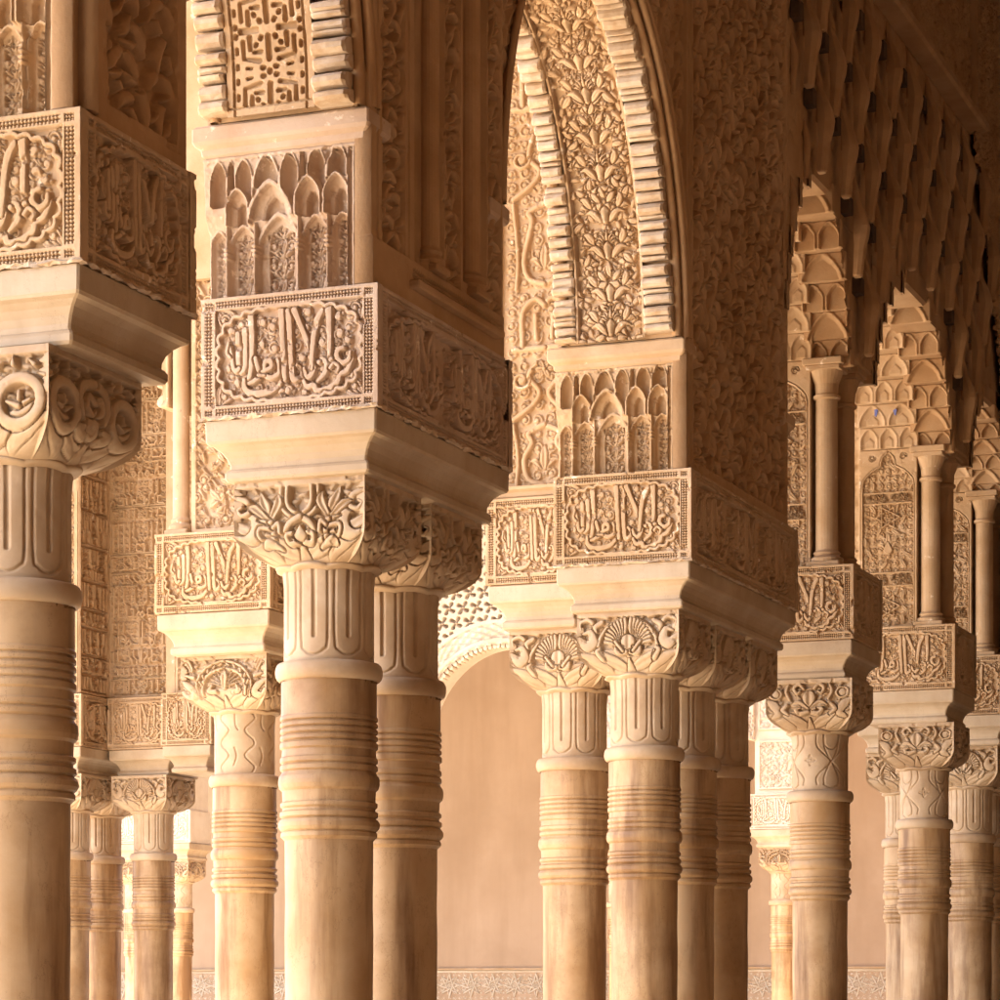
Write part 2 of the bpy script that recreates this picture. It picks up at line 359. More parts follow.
# ---------------------------------------------------------------- relief designs
def frieze_map(w_, h, seed=1, res=520):
    "band of little stalactite niches over colonnettes; full depth 7 cm"
    hm = HM(w_, h, res, 0); sx = w_ / 960
    def T(x, y): return ((x - 20) * sx, (880 - 80 * (x - 20) / 960 - y) / 715 * h)
    X, Y = np.broadcast_arrays(hm.X, hm.Y)
    hm.H = np.broadcast_to(np.interp(hm.Y / h, [0, .45, .52, .60, 1], [.46, .46, .62, .80, .96]), X.shape).copy()
    def niche(cx, w2, yb, yt, deep, rim=.03, point=1.25, wall=None):
        x, y0 = T(cx, yb); _, y1 = T(cx, yt); hw = w2 / 2 * sx; ah = hw * point
        u = np.abs(X - x) / hw
        top = np.where(Y < y1 - ah, 0, (Y - (y1 - ah)) / ah)
        q = np.where(Y < y1 - ah, u, (u ** 1.45 + np.clip(top, 0, 2) ** 1.45) ** (1 / 1.45))
        ins = (q < 1) & (Y >= y0); rimm = (q < 1 + rim * 6) & (Y >= y0) & ~ins
        loc = hm.H[(np.abs(X - x) < hw * .3) & (np.abs(Y - (y0 + y1) / 2) < .01)].max() if wall is None else wall
        hm.H[rimm] = np.minimum(loc + .09, 1)
        v = loc - deep * (.25 + .75 * np.sqrt(np.clip(1 - q ** 2, 0, 1)))
        hm.H[ins] = v[ins]
    # upper tier
    for cx, w2, yb, yt in ((115, 84, 400, 160), (272, 84, 460, 145), (412, 130, 300, 118), (552, 88, 410, 108), (717, 92, 410, 88), (842, 96, 250, 70)):
        niche(cx, w2 * 1.12, yb, yt + 22, .50, wall=.92, point=2.0)
    for cx in (190, 632): niche(cx, 30, 310 if cx < 400 else 245, 175 if cx < 400 else 118, .4, wall=.93, point=2)
    # middle tier
    for cx, w2, yb, yt in ((222, 118, 490, 315), (425, 225, 455, 285), (655, 130, 440, 255), (828, 130, 430, 240)):
        x0, yy0 = T(cx - w2 / 2, yb); x1, yy1 = T(cx + w2 / 2, yt)
        niche(cx, w2 * 1.06, yb, yt, .34, wall=.84, point=1.4); niche(cx + 6, w2 * .50, yb, yt + 55, .22, wall=.42, point=1.5)
    # lower tier with carved grounds
    for cx, w2, yb, yt in ((88, 92, 880, 520), (238, 158, 862, 495), (460, 240, 845, 440), (684, 152, 822, 440), (846, 110, 800, 425)):
        niche(cx, w2, yb, yt, .22, wall=.52, point=1.3)
        x, y0 = T(cx, yb); _, y1 = T(cx, yt); hw = w2 * sx / 2
        L = HM(w_, h, res, 0); n = max(2, int((y1 - y0) / .038)); scrollfill(L, x - hw * .75, x + hw * .75, y0, y1, .024, int(cx), .6, .0024)
        for k in range(n):
            yy = y0 + (k + .1) * (y1 - y0) / n
            palmette(L, x, yy, .036 if w2 < 200 else .05, n=3, spread=2.4, wd=.24, moat=.002)
            for mx in (1, -1):
                spiral(L, x + mx * hw * .45, yy + .022, hw * .28, 0, 1.2, mx, .0028, .8, .0014)
                leaf(L, x, yy + .01, .03, math.pi / 2, .24, .8, .2, .0014, mx=mx)
        for sgn in (1, -1): L.brush([(x + sgn * hw * .62, y0 + .006), (x + sgn * hw * .62, y1 - hw), (x, y1 - .008)], .0022, .9)
        u = np.abs(X - x) / (hw * .68); okk = (u < 1) & (Y > y0 + .004) & (Y < y1 - hw * .35 - u * hw * .4)
        hm.H[okk] = .06 + .34 * L.H[okk]
    for cx, yb, yt in ((148, 876, 500), (322, 858, 480), (588, 830, 440), (768, 806, 430), (905, 795, 60)):
        a = T(cx, yb); b_ = T(cx, yt)
        hm.brush([a, b_], .0055, .80, edge=.006, rnd=.35, sp=False)
        for f, r in ((.0, .0085), (.04, .008), (.56, .008), (.62, .0085), (.68, .007)):
            y = a[1] + (b_[1] - a[1]) * f; hm.brush([(a[0] - r * .4, y + .002), (a[0] + r * .4, y + .002)], .0045, .86, edge=.004, sp=False)
    hm.rect(w_ - .028, w_, 0, h, .96); hm.rect(w_ - .026, w_ - .019, 0, h, .8); hm.rect(w_ - .012, w_ - .008, 0, h, .85)
    # toothed line under the cornice
    for k in range(int(w_ / .018)):
        x = .009 + k * .018; hm.brush([(x - .007, h - .004), (x, h - .013), (x + .007, h - .004)], .0016, 1, sp=False)
    hm.rect(0, w_, h - .006, h, 1)
    return hm.wear(seed, .05, .12)
def lattice_map(w_, h, seed=2, res=800):
    "interlaced strapwork pierced by bars, bends and drops"
    hm = HM(w_, h, res, 1); hm.rect(0, w_, 0, h, .96); k = w_ / 660; per = 2 * 290 * k
    holes = [([(0, 50), (0, 205)], [22, 14, 14, 14, 22]), ([(52, 52), (58, 62)], [20, 20]), ([(92, 98), (98, 108)], [19, 17]),
             ([(140, 45), (140, 130)], [22, 13, 13, 15]), ([(62, 150), (112, 150)], [20, 13, 15]),
             ([(192, 70), (192, 188), (75, 212)], [18, 13, 13, 13, 20]), ([(242, 28), (242, 36)], [22, 20]), ([(242, 115), (242, 145)], [15, 19, 15]),
             ([(242, 228), (242, 250)], [15, 19, 15]), ([(140, 258), (170, 254)], [13, 17, 13]), ([(46, 262), (54, 262)], [21, 21]),
             ([(288, 60), (288, 170)], [12, 12]), ([(288, 200), (288, 285)], [12, 12]), ([(80, 8), (205, 6)], [15, 12, 20]), ([(0, 285), (0, 290)], [22, 22])]
    rows = int(h / (per / 2)) + 2
    for j in range(rows):
        base = j * per / 2 - 40 * k * 0
        for pts, r in holes:
            for mx in (1, -1):
                q = [(w_ / 2 + mx * x * k, base + (y if j % 2 == 0 else 290 - y) * k) for x, y in pts]
                hm.brush(q, [v * k * .84 for v in r], .25, carve=True, sp=False, edge=.003)
    hm.H = np.where((hm.X < .014) | (hm.X > w_ - .014) | (hm.Y < .014), .98, hm.H)
    hm.H = np.where(((hm.X > .015) & (hm.X < .021)) | ((hm.X < w_ - .015) & (hm.X > w_ - .021)) | ((hm.Y > .015) & (hm.Y < .021)), .55, hm.H)
    return hm.wear(seed, .08, .1)
def leafy_map(w_, h, seed=3, res=640):
    "soffit carving: star leaves, buds and pine cones on a centre line"
    hm = HM(w_, h, res, .0); rs = random.Random(seed); cx = w_ / 2; y = 0; k = 0
    fl = dict(wd=.27, top=.95, moat=.0022, groove=.12)
    cells = []
    for j in range(int(h / .030) + 1):
        for i in range(3):
            cells.append((.022 + i * .034 + (.015 if j % 2 else 0), .01 + j * .030))
    for (x, yy) in cells:
        a = rs.uniform(0, 6.28)
        for mx in (1, -1):
            X = cx + mx * (cx - x); A = a if mx < 0 else math.pi - a
            leaf(hm, X, yy, .034, A, .26, .62, .15 * mx, .0016, .1); leaf(hm, X, yy, .030, A + 2.2, .26, .62, .15 * mx, .0016, .1)
    rs.shuffle(cells)
    for (x, yy) in cells:
        if rs.random() < .45: continue
        x += rs.uniform(-.006, .006); yy += rs.uniform(-.006, .006); t = rs.random(); a = rs.uniform(0, 6.28)
        for mx in (1, -1):
            X = cx + mx * (cx - x); A = a if mx < 0 else math.pi - a
            if t < .35: flower(hm, X, yy, .022, 5, A)
            elif t < .8: palmette(hm, X, yy, .038, A, rs.choice((3, 4)) if t > .5 else 4, 3.0, **fl)
            else: leaf(hm, X, yy, .046, A, .25, .95, .2 * mx, .0024, .12)
    while y < h:
        yy = y + .03
        for mx in (1, -1):
            palmette(hm, cx + mx * .040, yy + .03, .045, math.pi / 2 - mx * .5, 4, 2.2, **fl)
            leaf(hm, cx + mx * .014, yy - .01, .052, math.pi / 2 - mx * 1.1, .2, .97, .25 * mx, .0026, .12)
            if k % 2: palmette(hm, cx + mx * .012, yy + .045, .036, math.pi / 2 - mx * .7, 3, 1.6, **fl)
        if k % 2 == 0: palmette(hm, cx, yy + .022, .050, math.pi / 2, 9, 2.6, .11, .97, .0018, .1)
        hm.brush([(cx, yy - .010), (cx, yy + .016), (cx, yy + .032)], [.008, .0135, .003], .95, moat=.003, rnd=.3)
        L = (np.hypot(hm.X - cx, (hm.Y - yy - .008) * .75) < .0125)
        d = .14 * (np.sin((hm.X - cx + hm.Y) * 1000) * np.sin((hm.X - cx - hm.Y) * 1000)) - .06; d = np.broadcast_to(d, hm.H.shape)
        hm.H[L] += d[L]
        y += .100 + .02 * (k % 2); k += 1
    hm.rect(0, .007, 0, h, .98); hm.rect(w_ - .007, w_, 0, h, .98)
    return hm.wear(seed, .08, .08)
def foliage_map(w_, h, seed=4, res=420, size=.05, vines=True, frame=.012):
    "deep vine and leaf carving"
    hm = HM(w_, h, res, .0); rs = random.Random(seed)
    nx = max(1, int(round(w_ / (size * .62)))); ny = int(h / (size * .55)) + 1
    if vines:
        nv = max(1, int(round(w_ / .11)))
        for v in range(nv):
            for sg in (1, -1):
                x0 = (v + .5) * w_ / nv; yy = np.arange(0, h + .02, .02)
                pts = np.stack([x0 + sg * w_ / nv * .42 * np.sin(yy / .36 * 2 * math.pi + v), yy], 1)
                hm.brush(pts, .0042, .95, moat=.004, sp=False, rnd=.3)
    L = []
    for j in range(ny):
        for i in range(nx):
            L.append(((i + .5 + (.25 if j % 2 else -.25)) * w_ / nx, (j + .5) * h / ny, i, j))
    rs.shuffle(L)
    for (x, y, i, j) in L:
        a = math.pi / 2 + (1 if (i + j) % 2 else -1) * rs.uniform(.3, 1.3); x += rs.uniform(-.2, .2) * size; y += rs.uniform(-.25, .25) * size
        t = rs.random()
        if t < .55: leaf(hm, x, y, size * rs.uniform(.8, 1.25), a, .2, rs.uniform(.75, 1), rs.uniform(-.3, .3), .003)
        elif t < .8: palmette(hm, x, y, size * .8, a, 3, 1.6, .2, 1, .003)
        else: spiral(hm, x, y, size * .34, rs.uniform(0, 6), 1.3, rs.choice((1, -1)), .004, .95, .003)
    if frame:
        hm.rect(0, frame, 0, h, 1); hm.rect(w_ - frame, w_, 0, h, 1); hm.rect(0, w_, 0, frame, 1); hm.rect(0, w_, h - frame, h, 1)
    return hm.wear(seed, .18, .2)
def scroll_band(w_, h, seed=5, res=420):
    hm = HM(w_, h, res, .05); n = max(1, int(round(h / (w_ * .8)))); c = h / n
    for k in range(n):
        y = (k + .5) * c; hd = 1 if k % 2 else -1
        spiral(hm, w_ / 2, y, w_ * .33, math.pi / 2 * hd, 1.3, hd, w_ * .055, .95, .002)
        leaf(hm, w_ / 2 + hd * w_ * .3, y, c * .7, math.pi / 2, .2, .9, .2 * hd, .002)
        leaf(hm, w_ / 2 - hd * w_ * .3, y - c * .2, c * .6, -math.pi / 2, .2, .9, .2 * hd, .002)
    hm.rect(0, w_ * .08, 0, h, 1); hm.rect(w_ * .92, w_, 0, h, 1)
    return hm.wear(seed, .12, .15)
def kufic_map(w_, h, seed=6, res=330, cols=1, mirror=True):
    "tiers of angular straps, knots and small scrolls between frames"
    hm = HM(w_, h, res, .02); rs = random.Random(seed); y = .01; b_ = .008
    while y < h - .03:
        th = rs.choice((.06, .085, .14, .17)); y1 = min(y + th, h - .01)
        scrollfill(hm, b_, w_ - b_, y, y1, .034, rs.randint(0, 999), .62, .003)
        n = max(3, int(w_ / .032)); r = .0052
        for k in range(n // 2 + 1):
            x = b_ + .012 + k * (w_ / 2 - .012) / (n / 2) + rs.uniform(-.004, .004)
            t = rs.random()
            for mx in (1, -1):
                f = (lambda q: q) if mx > 0 else (lambda q: w_ - q)
                if t < .35: P = [(x, y + .012), (x, y1 - .012)]
                elif t < .6: P = [(x, y1 - .012), (x, (y + y1) / 2), (x + .018, (y + y1) / 2 - .016), (x + .018, y + .01)]
                elif t < .8: P = [(x, y + .014), (x + .03, y + .014), (x + .03, y + .05), (x + .012, y + .05)]
                else: P = [(x - .012, y + .02), (x, y + .04), (x + .012, y + .02), (x, y + .004), (x - .012, y + .02)]
                hm.brush([(f(q[0]), q[1]) for q in P], r, .98, moat=.0022, sp=False)
        if rs.random() < .35: hm.brush([(b_, y + .006), (w_ - b_, y + .006)], .003, .95, moat=.002, sp=False)
        if rs.random() < .45: hm.brush([(b_, y1 - .002), (w_ / 2 - .02, y1 - .002), (w_ / 2, y1 - .03), (w_ / 2 + .02, y1 - .002), (w_ - b_, y1 - .002)], .003, 1, moat=.002, sp=False)
        if rs.random() < .5: flower(hm, w_ / 2, (y + y1) / 2, .028, 6)
        y = y1 + .004
    hm.rect(0, b_ * .8, 0, h, 1); hm.rect(w_ - b_ * .8, w_, 0, h, 1); hm.rect(0, w_, 0, .008, 1); hm.rect(0, w_, h - .008, h, 1)
    return hm.wear(seed, .1, .15)
def finger_map(w_, h, seed=7, res=190, py=.30, pz=.44):
    "field of hanging stalactite prisms"
    hm = HM(w_, h, res, 0); X, Y = np.broadcast_arrays(hm.X, hm.Y); rs = random.Random(seed)
    hm.H[:] = .10 + .12 * (.5 + .5 * np.cos(X / py * 4 * math.pi))
    rows = int(h / (pz / 2)) + 3
    for j in range(rows, -2, -1):
        for i in range(-1, int(w_ / py) + 2):
            x = (i + (.5 if j % 2 else 0)) * py + rs.uniform(-.006, .006); z0 = j * pz / 2 + rs.uniform(-.008, .008)
            for (dx, hw, ht, lift, bs) in ((-.100, .042, pz * .50, .10, .28), (.0, .066, pz * .66, .0, .42)):
                t = np.clip((Y - z0) / ht, 0, 1); half = hw * np.sqrt(np.clip(1 - ((t - .45) / .55) ** 2 * (t > .45), 0, 1)) * (.75 + .25 * t)
                half = np.where(t > .8, half * 1.0, half); u = np.abs(X - x - dx) / np.maximum(half, 1e-4)
                m = (u < 1) & (Y > z0) & (Y < z0 + ht)
                v = bs + .34 * t + .26 * np.sqrt(np.clip(1 - u ** 2, 0, 1)) - .16 * np.exp(-((u) / .3) ** 2) * (t > .3) * (t < .85)
                hm.H[m] = v[m]
                m2 = (np.abs(X - x - dx - .0) < half + .012) & (Y > z0 + ht) & (Y < z0 + ht + .05) & (hm.H < .3)
                hm.H[m2] = 0
    return hm.wear(seed, .12, .2)
def star_map(w_, h, seed=8, res=300, cell=.22):
    "interlaced star band of the dado"
    hm = HM(w_, h, res, .0); n = int(round(w_ / cell)); scrollfill(hm, 0, w_, h * .42, h - .02, .055, 3, .6, .005)
    for i in range(n + 1):
        x = i * w_ / n; y = h * .72
        for k in range(8):
            a = k * math.pi / 4; q = cell * .48
            hm.brush([(x + q * math.cos(a), y + q * math.sin(a)), (x + .3 * q * math.cos(a + 1.2), y + .3 * q * math.sin(a + 1.2)), (x + q * math.cos(a + 2.36), y + q * math.sin(a + 2.36))], .009, .9, moat=.003, sp=False)
        for k in range(4): spiral(hm, x + cell * .5 + (k % 2 - .5) * .05, y + (k // 2 - .5) * .09, .025, k, 1.2, 1, .005, .75, .002)
        flower(hm, x, y, .03, 6)
    hm.rect(0, w_, h - .02, h, 1)
    return hm.wear(seed, .1, .1)
# capital faces: s -1..1, t 0..1; drawn on a unit 2 x 1.15 board (scaled to metres: 1 unit = .155)
def cap_map(kind):
    W, Hh = .31, .185; hm = HM(W, Hh, 520, .30); cx = W / 2
    hm.H = np.where(hm.Y > .075, .0, .38 + 0 * hm.X)
    for i in range(9):
        for j in range(4):
            for mx in (1, -1): leaf(hm, cx + mx * (.012 + i * .018), .075 + j * .024 + (i % 2) * .01, .030, math.pi / 2 + mx * (1.1 if (i + j) % 2 else -.9), .22, .5, .15 * mx, .0015, .1)
    b = lambda pts, r, top=1., **k: [hm.brush([(cx + mx * x * .155, y * .155) for x, y in pts], [q * .195 for q in r] if not np.isscalar(r) else r * .195, top, moat=k.get('moat', .003), groove=k.get('groove', 0), rnd=.14, n=5) for mx in (1, -1)]
    # big lower leaves that sweep out to the corners
    b([(0.05, .10), (.30, .22), (.62, .36), (1.0, .60)], [.05, .10, .11, .05], .8, groove=.15)
    b([(.55, .12), (.75, .28), (1.0, .42)], [.07, .10, .03], .72)
    b([(.0, .06), (.0, .30)], [.10, .02], .75)
    if kind == 'A':
        b([(.18, 1.10), (.18, .86), (.10, .74), (0.0, .70)], .028, 1); b([(.28, 1.10), (.27, .82), (.15, .68), (0, .64)], .026, .9)
        b([(.0, .66), (.16, .56), (.20, .42), (.05, .30)], [.04, .04, .035, .03], .95)
        b([(.05, .30), (.18, .28), (.20, .40), (.10, .42), (.10, .34)], [.035, .035, .03, .03, .02], .95)
        b([(1.0, .42), (.82, .36), (.66, .46), (.66, .66), (.82, .74)], [.02, .06, .085, .075, .03], .92)
        b([(1.0, .98), (.80, .92), (.74, .78), (.86, .72), (.94, .80), (.87, .84)], [.03, .04, .035, .03, .03, .02], .95)
        b([(.42, .62), (.52, .84), (.60, 1.05)], [.04, .07, .01], .95, groove=.3); b([(.44, .62), (.32, .86), (.34, 1.0)], [.03, .06, .01], .95, groove=.3)
        b([(.46, .62), (.66, .80), (.78, .84)], [.03, .055, .01], .95, groove=.3); b([(.46, .60), (.62, .64)], [.03, .01], .9)
        b([(.40, .34), (.40, .56), (.44, .60)], .032, .95); b([(.40, .36), (.60, .36), (.60, .52), (.42, .50)], .028, .95); b([(.30, .44), (.32, .58), (.40, .52)], .028, .95)
        b([(0, .40), (0, .52)], [.08, .02], .8); b([(.35, .22), (.50, .30), (.62, .24)], [.03, .06, .02], .9)
    elif kind == 'B':
        t = np.linspace(0, 1, 9)
        b([(.52, .34), (.56, .60), (.42, .86), (.20, 1.02), (0, 1.12)], [.03] * 3, 1)
        for k in range(9):
            a = .12 + k * .165; b([(.18 * math.cos(a) + .04, .52 + .16 * math.sin(a)), (.30 * math.cos(a), .56 + .34 * math.sin(a)), (.44 * math.cos(a), .56 + .50 * math.sin(a))], [.012, .032, .03], .9, moat=.0015)
        b([(0, .46), (0, .62), (0, .74)], [.10, .11, .02], .9, groove=.2); b([(.04, .42), (.2, .40), (.22, .52), (.10, .52)], [.04, .045, .03, .02], .98); b([(.10, .44), (.24, .62)], [.03, .03], .95)
        b([(.95, .70), (.80, .56), (.68, .64), (.72, .82), (.86, .80)], [.05, .09, .08, .05, .02], .92); b([(.62, .94), (.76, 1.06), (.92, 1.0), (.90, .88)], [.035, .035, .03, .02], .95)
        b([(.50, 1.0), (.62, .92), (.60, .82)], [.04, .045, .02], .9); b([(.40, 1.10), (.56, 1.12)], [.04, .03], .9); b([(.55, .30), (.60, .44), (.54, .50)], [.05, .04, .02], .95)
    elif kind == 'C':
        b([(.72, .98), (.88, .94), (.86, .80), (.70, .78), (.62, .88), (.72, .98)], .030, .98); b([(.75, .87), (.76, .88)], [.07, .07], .85)
        b([(0, .52), (0, .78), (0, .92)], [.06, .12, .01], .95, groove=.3); b([(.04, .50), (.24, .62), (.40, .60)], [.04, .08, .02], .92, groove=.3); b([(.02, .44), (.22, .40), (.30, .50), (.20, .54)], [.04, .05, .04, .02], .95)
        b([(.12, .98), (.22, 1.08), (.34, 1.0), (.28, .88), (.20, .92)], [.03, .035, .035, .03, .02], .95); b([(.44, .74), (.52, .92), (.46, 1.08)], [.03, .035, .02], .9)
        b([(1.0, .74), (.80, .60), (.72, .42), (.92, .30)], [.03, .09, .07, .02], .9); b([(.50, .62), (.60, .50), (.5, .4)], [.03, .05, .03], .9)
    elif kind == 'D':
        t = np.linspace(0, 2 * math.pi, 17)
        b([(.62 + .26 * math.cos(a), .58 + .26 * math.sin(a)) for a in t], .055, .98)
        for a in (1.57, .2, 3.0): b([(.62, .52), (.62 + .14 * math.cos(a), .56 + .13 * math.sin(a))], [.03, .07, .02], .9)
        b([(0, .40), (0, .5)], [.10, .10], .8); b([(0, .72), (.14, .78), (.16, .66), (.06, .58), (0, .62)], [.04, .05, .05, .03, .03], .95)
        b([(.0, .95), (.22, .88), (.28, .66), (.22, .50)], [.05, .06, .05, .02], .9)
        for x, y, a in ((.35, .98, .6), (.55, 1.0, 1.6), (.8, .98, 2.4), (.15, 1.08, .3), (.93, .85, 2.9)): b([(x, y), (x + .1 * math.cos(a), y + .1 * math.sin(a))], [.03, .075, .01], .92)
        b([(.18, .30), (.30, .36), (.20, .42)], [.05, .07, .03], .9)
    else:
        b([(.62, .30), (.62, .60), (.45, .88), (.2, 1.02), (0, 1.06)], [.025] * 3, .98); b([(.50, .34), (.48, .60), (.32, .80), (0, .90)], [.03] * 3, .95)
        for k in range(5):
            a = .3 + k * .62; b([(0, .52), (.36 * math.cos(a * .5), .56 + .30 * math.sin(a * .5))], [.02, .06, .01], .95, groove=.3)
        b([(0, .5), (0, .72), (0, .88)], [.04, .07, .01], 1, groove=.3); b([(.2, .40), (.34, .42), (.28, .54)], [.04, .05, .02], .95)
        for k in range(5): a = .25 + k * .28; b([(.54 * math.cos(a), .42 + .56 * math.sin(a)), (.60 * math.cos(a + .1), .44 + .56 * math.sin(a + .1))], .022, .9)
        b([(1.0, .66), (.78, .50), (.72, .36), (.9, .3), (.95, .42)], [.03, .07, .06, .05, .03], .95); b([(.75, .9), (.85, 1.06), (.97, .98)], [.04, .06, .02], .9, groove=.3); b([(.7, .72), (.9, .78)], [.04, .02], .9)
    hm.rect(0, W, Hh - .014, Hh, .95)
    return hm.wear({'A': 1, 'B': 2, 'C': 3, 'D': 4, 'E': 5}[kind], .12, .2)
def capital_mesh(kind):
    hm = cap_map(kind); ny, nx = hm.H.shape; V = []; F = []
    s = np.linspace(-1, 1, nx)[None]; t = np.linspace(0, 1, ny)[:, None]
    z0, z1 = .949, 1.130
    a = (.100 + .060 * np.sin(np.clip(t / .40, 0, 1) * math.pi / 2) ** .75) * (1.06 if kind == 'D' else 1)
    n = 2.2 + 26 * np.clip(t / .32, 0, 1) ** 1.4
    nrm = (1 + np.abs(s) ** n) ** (1 / n); rx = a / nrm; px = rx * s; py = -rx * np.ones_like(s)
    d = .024 * (1 - hm.H) * np.clip(t / .12, 0, 1)
    edge = np.clip((1 - np.abs(s)) / .05, 0, 1); d = d * edge + 0 * t
    nx_ = px * np.clip(1.3 - t * 2.2, 0, 1) / np.maximum(a, .01); L = np.sqrt(nx_ ** 2 + 1)
    X = px - d * nx_ / L; Y = py + d / L; Z = E + z0 + (z1 - z0) * t + 0 * s
    k = 0
    for q in range(4):
        c, s_ = math.cos(q * math.pi / 2), math.sin(q * math.pi / 2)
        V.append(np.stack([X * c - Y * s_, X * s_ + Y * c, Z], -1).reshape(-1, 3)); F.append(grid_faces(ny, nx, off=k)); k += ny * nx
    V = np.vstack(V); F = np.vstack(F)
    me = np_mesh('capital', V, F, 'cap')
    return me
def neck_map(kind):
    W, Hh = .63, .215; hm = HM(W, Hh, 420, 1); P = W / (8 if kind != 'W' else 7)
    g = lambda pts, r=.0022, top=.25: hm.brush(pts, r, top, carve=True, edge=.003, n=6)
    for k in range(-1, 9):
        x = k * P
        if kind == 'F':
            g([(x + P * .10, Hh + .01), (x + P * .10, .05), (x + P * .22, .022), (x + P * .5, .012), (x + P * .78, .022), (x + P * .90, .05), (x + P * .90, Hh + .01)])
            hm.brush([(x + P * .5, Hh), (x + P * .5, .055)], .0038, .1, carve=True, edge=.003, sp=False)
        elif kind == 'S':
            if k % 2 == 0:
                for o in (-.013, .013):
                    for sg in (1, -1):
                        g([(x + P + sg * (P * .5 + o), Hh), (x + P + sg * (P * .5 + o), .16), (x + P, .105 + abs(o) * 0), (x + P - sg * (P * .5 - o), .05), (x + P - sg * (P * .5 - o), .02)], .0022)
                g([(x + P * .62, .02), (x + P, .008), (x + P * 1.38, .02)]); g([(x + P * .6, Hh), (x + P * .7, .165), (x + P, .15), (x + P * 1.3, .165), (x + P * 1.4, Hh)])
                flower(hm, x, .11, .02, 4)
        else:
            y = np.linspace(-.01, Hh + .01, 14)
            g(np.stack([x + P * .3 + .017 * np.sin(y / .085 * 2 * math.pi + (k % 2) * math.pi), y], 1)); g([(x + P * .75, Hh), (x + P * .75, .17), (x + P * .86, .15)])
            g([(x + P * .7, .03), (x + P * .8, .06), (x + P * .72, .09)])
    hm.rect(0, W, 0, .004, .9)
    return hm.wear(3, .08, .1)
def neck_mesh(kind):
    hm = neck_map(kind); H = hm.H; ny, nx = H.shape; H[:, -1] = H[:, 0]
    th = np.linspace(0, 2 * math.pi, nx)[None] - .3; t = np.linspace(0, 1, ny)[:, None]
    r = .1005 + .004 * np.clip((t - .8) / .2, 0, 1) - .0065 * (1 - H)
    V = np.stack([r * np.cos(th), r * np.sin(th), E + .744 + .208 * t + 0 * th], -1).reshape(-1, 3)
    # turned-out leaf tips under the bell
    nyl = 9; tl = np.linspace(0, 1, nyl)[:, None]; rl = .102 + .020 * np.sin(tl * math.pi) * (.55 + .45 * np.abs(np.cos(th * 4)))
    V2 = np.stack([rl * np.cos(th), rl * np.sin(th), E + .938 + .020 * tl + .004 * np.abs(np.cos(th * 4)) + 0 * th], -1).reshape(-1, 3)
    F = np.vstack([grid_faces(ny, nx), grid_faces(nyl, nx, off=ny * nx)])
    return np_mesh('neck', np.vstack([V, V2]), F, 'cap')
def relief(name, hm, O, U, N, depth, mat, parent, mask=None, offset=.0, Vv=(0, 0, 1)):
    "planar relief whose top surface (1) lies on the plane through O"
    O, U, N, Vv = (np.array(q, float) for q in (O, U, N, Vv)); ny, nx = hm.H.shape
    S = np.linspace(0, hm.w, nx); T = np.linspace(0, hm.h, ny)
    Hd = depth * (hm.H - 1)
    k = depth + .010
    S2 = np.concatenate([[.0004], S, [hm.w - .0004]]); T2 = np.concatenate([[.0004], T, [hm.h - .0004]])
    H2 = np.pad(Hd, 1, constant_values=-k)
    P = O + S2[None, :, None] * U + T2[:, None, None] * Vv + H2[..., None] * N
    flip = np.dot(np.cross(U, Vv), N) < 0
    mk = None
    if mask is not None:
        sm, tm = np.meshgrid((S2[:-1] + S2[1:]) / 2, (T2[:-1] + T2[1:]) / 2); mk = mask(sm, tm)
    me = np_mesh(name, P.reshape(-1, 3), grid_faces(ny + 2, nx + 2, mk, 0, flip), mat)
    return link(name, me, parent)

def bold_map(w_, h, seed=31, res=330, cell=.052, frame=.012, tall=1.0):
    "deep carving of separate curling leaves between winding stems"
    hm = HM(w_, h, res, .0); rs = random.Random(seed); nv = max(1, int(round(w_ / .20)))
    for v in range(nv):
        for sg in (1, -1):
            yy = np.arange(0, h + .02, .02); x0 = (v + .5) * w_ / nv
            hm.brush(np.stack([x0 + sg * w_ / nv * .40 * np.sin(yy / .52 * 2 * math.pi + v * 1.3), yy], 1), .0065, 1.0, moat=.006, sp=False, rnd=.3)
    nx = max(1, int(round(w_ / cell))); ny = int(h / (cell * .9)) + 1
    for j in range(ny):
        for i in range(nx):
            x = (i + .5 + (.25 if j % 2 else -.25)) * w_ / nx; y = (j + .5) * h / ny; hd = 1 if (i + j) % 2 else -1
            x += rs.uniform(-.1, .1) * cell; y += rs.uniform(-.12, .12) * cell; t = rs.random(); a = math.pi / 2 - hd * rs.uniform(.2, 1.2)
            s = cell * rs.uniform(.95, 1.2)
            pts = P2(x - .3 * s * math.cos(a), y - .45 * s * math.sin(a), [(0, 0), (.4, .16 * hd), (.8, .10 * hd), (1.0, -.12 * hd)], s, a)
            hm.brush(pts, [s * .07, s * .20, s * .19, s * .03], rs.uniform(.82, 1), moat=.004, n=3, rnd=.45, floor=0)
            if t < .5: hm.brush(P2(x - .2 * s * math.cos(a), y - .3 * s * math.sin(a), [(0, 0), (.3, -.25 * hd), (.62, -.34 * hd)], s, a), [s * .07, s * .13, s * .03], .85, moat=.003, n=3, rnd=.4, floor=0)
    if frame:
        hm.rect(0, frame, 0, h, 1); hm.rect(w_ - frame, w_, 0, h, 1); hm.rect(0, w_, 0, frame, 1); hm.rect(0, w_, h - frame, h, 1)
    return hm.wear(seed, .16, .15)
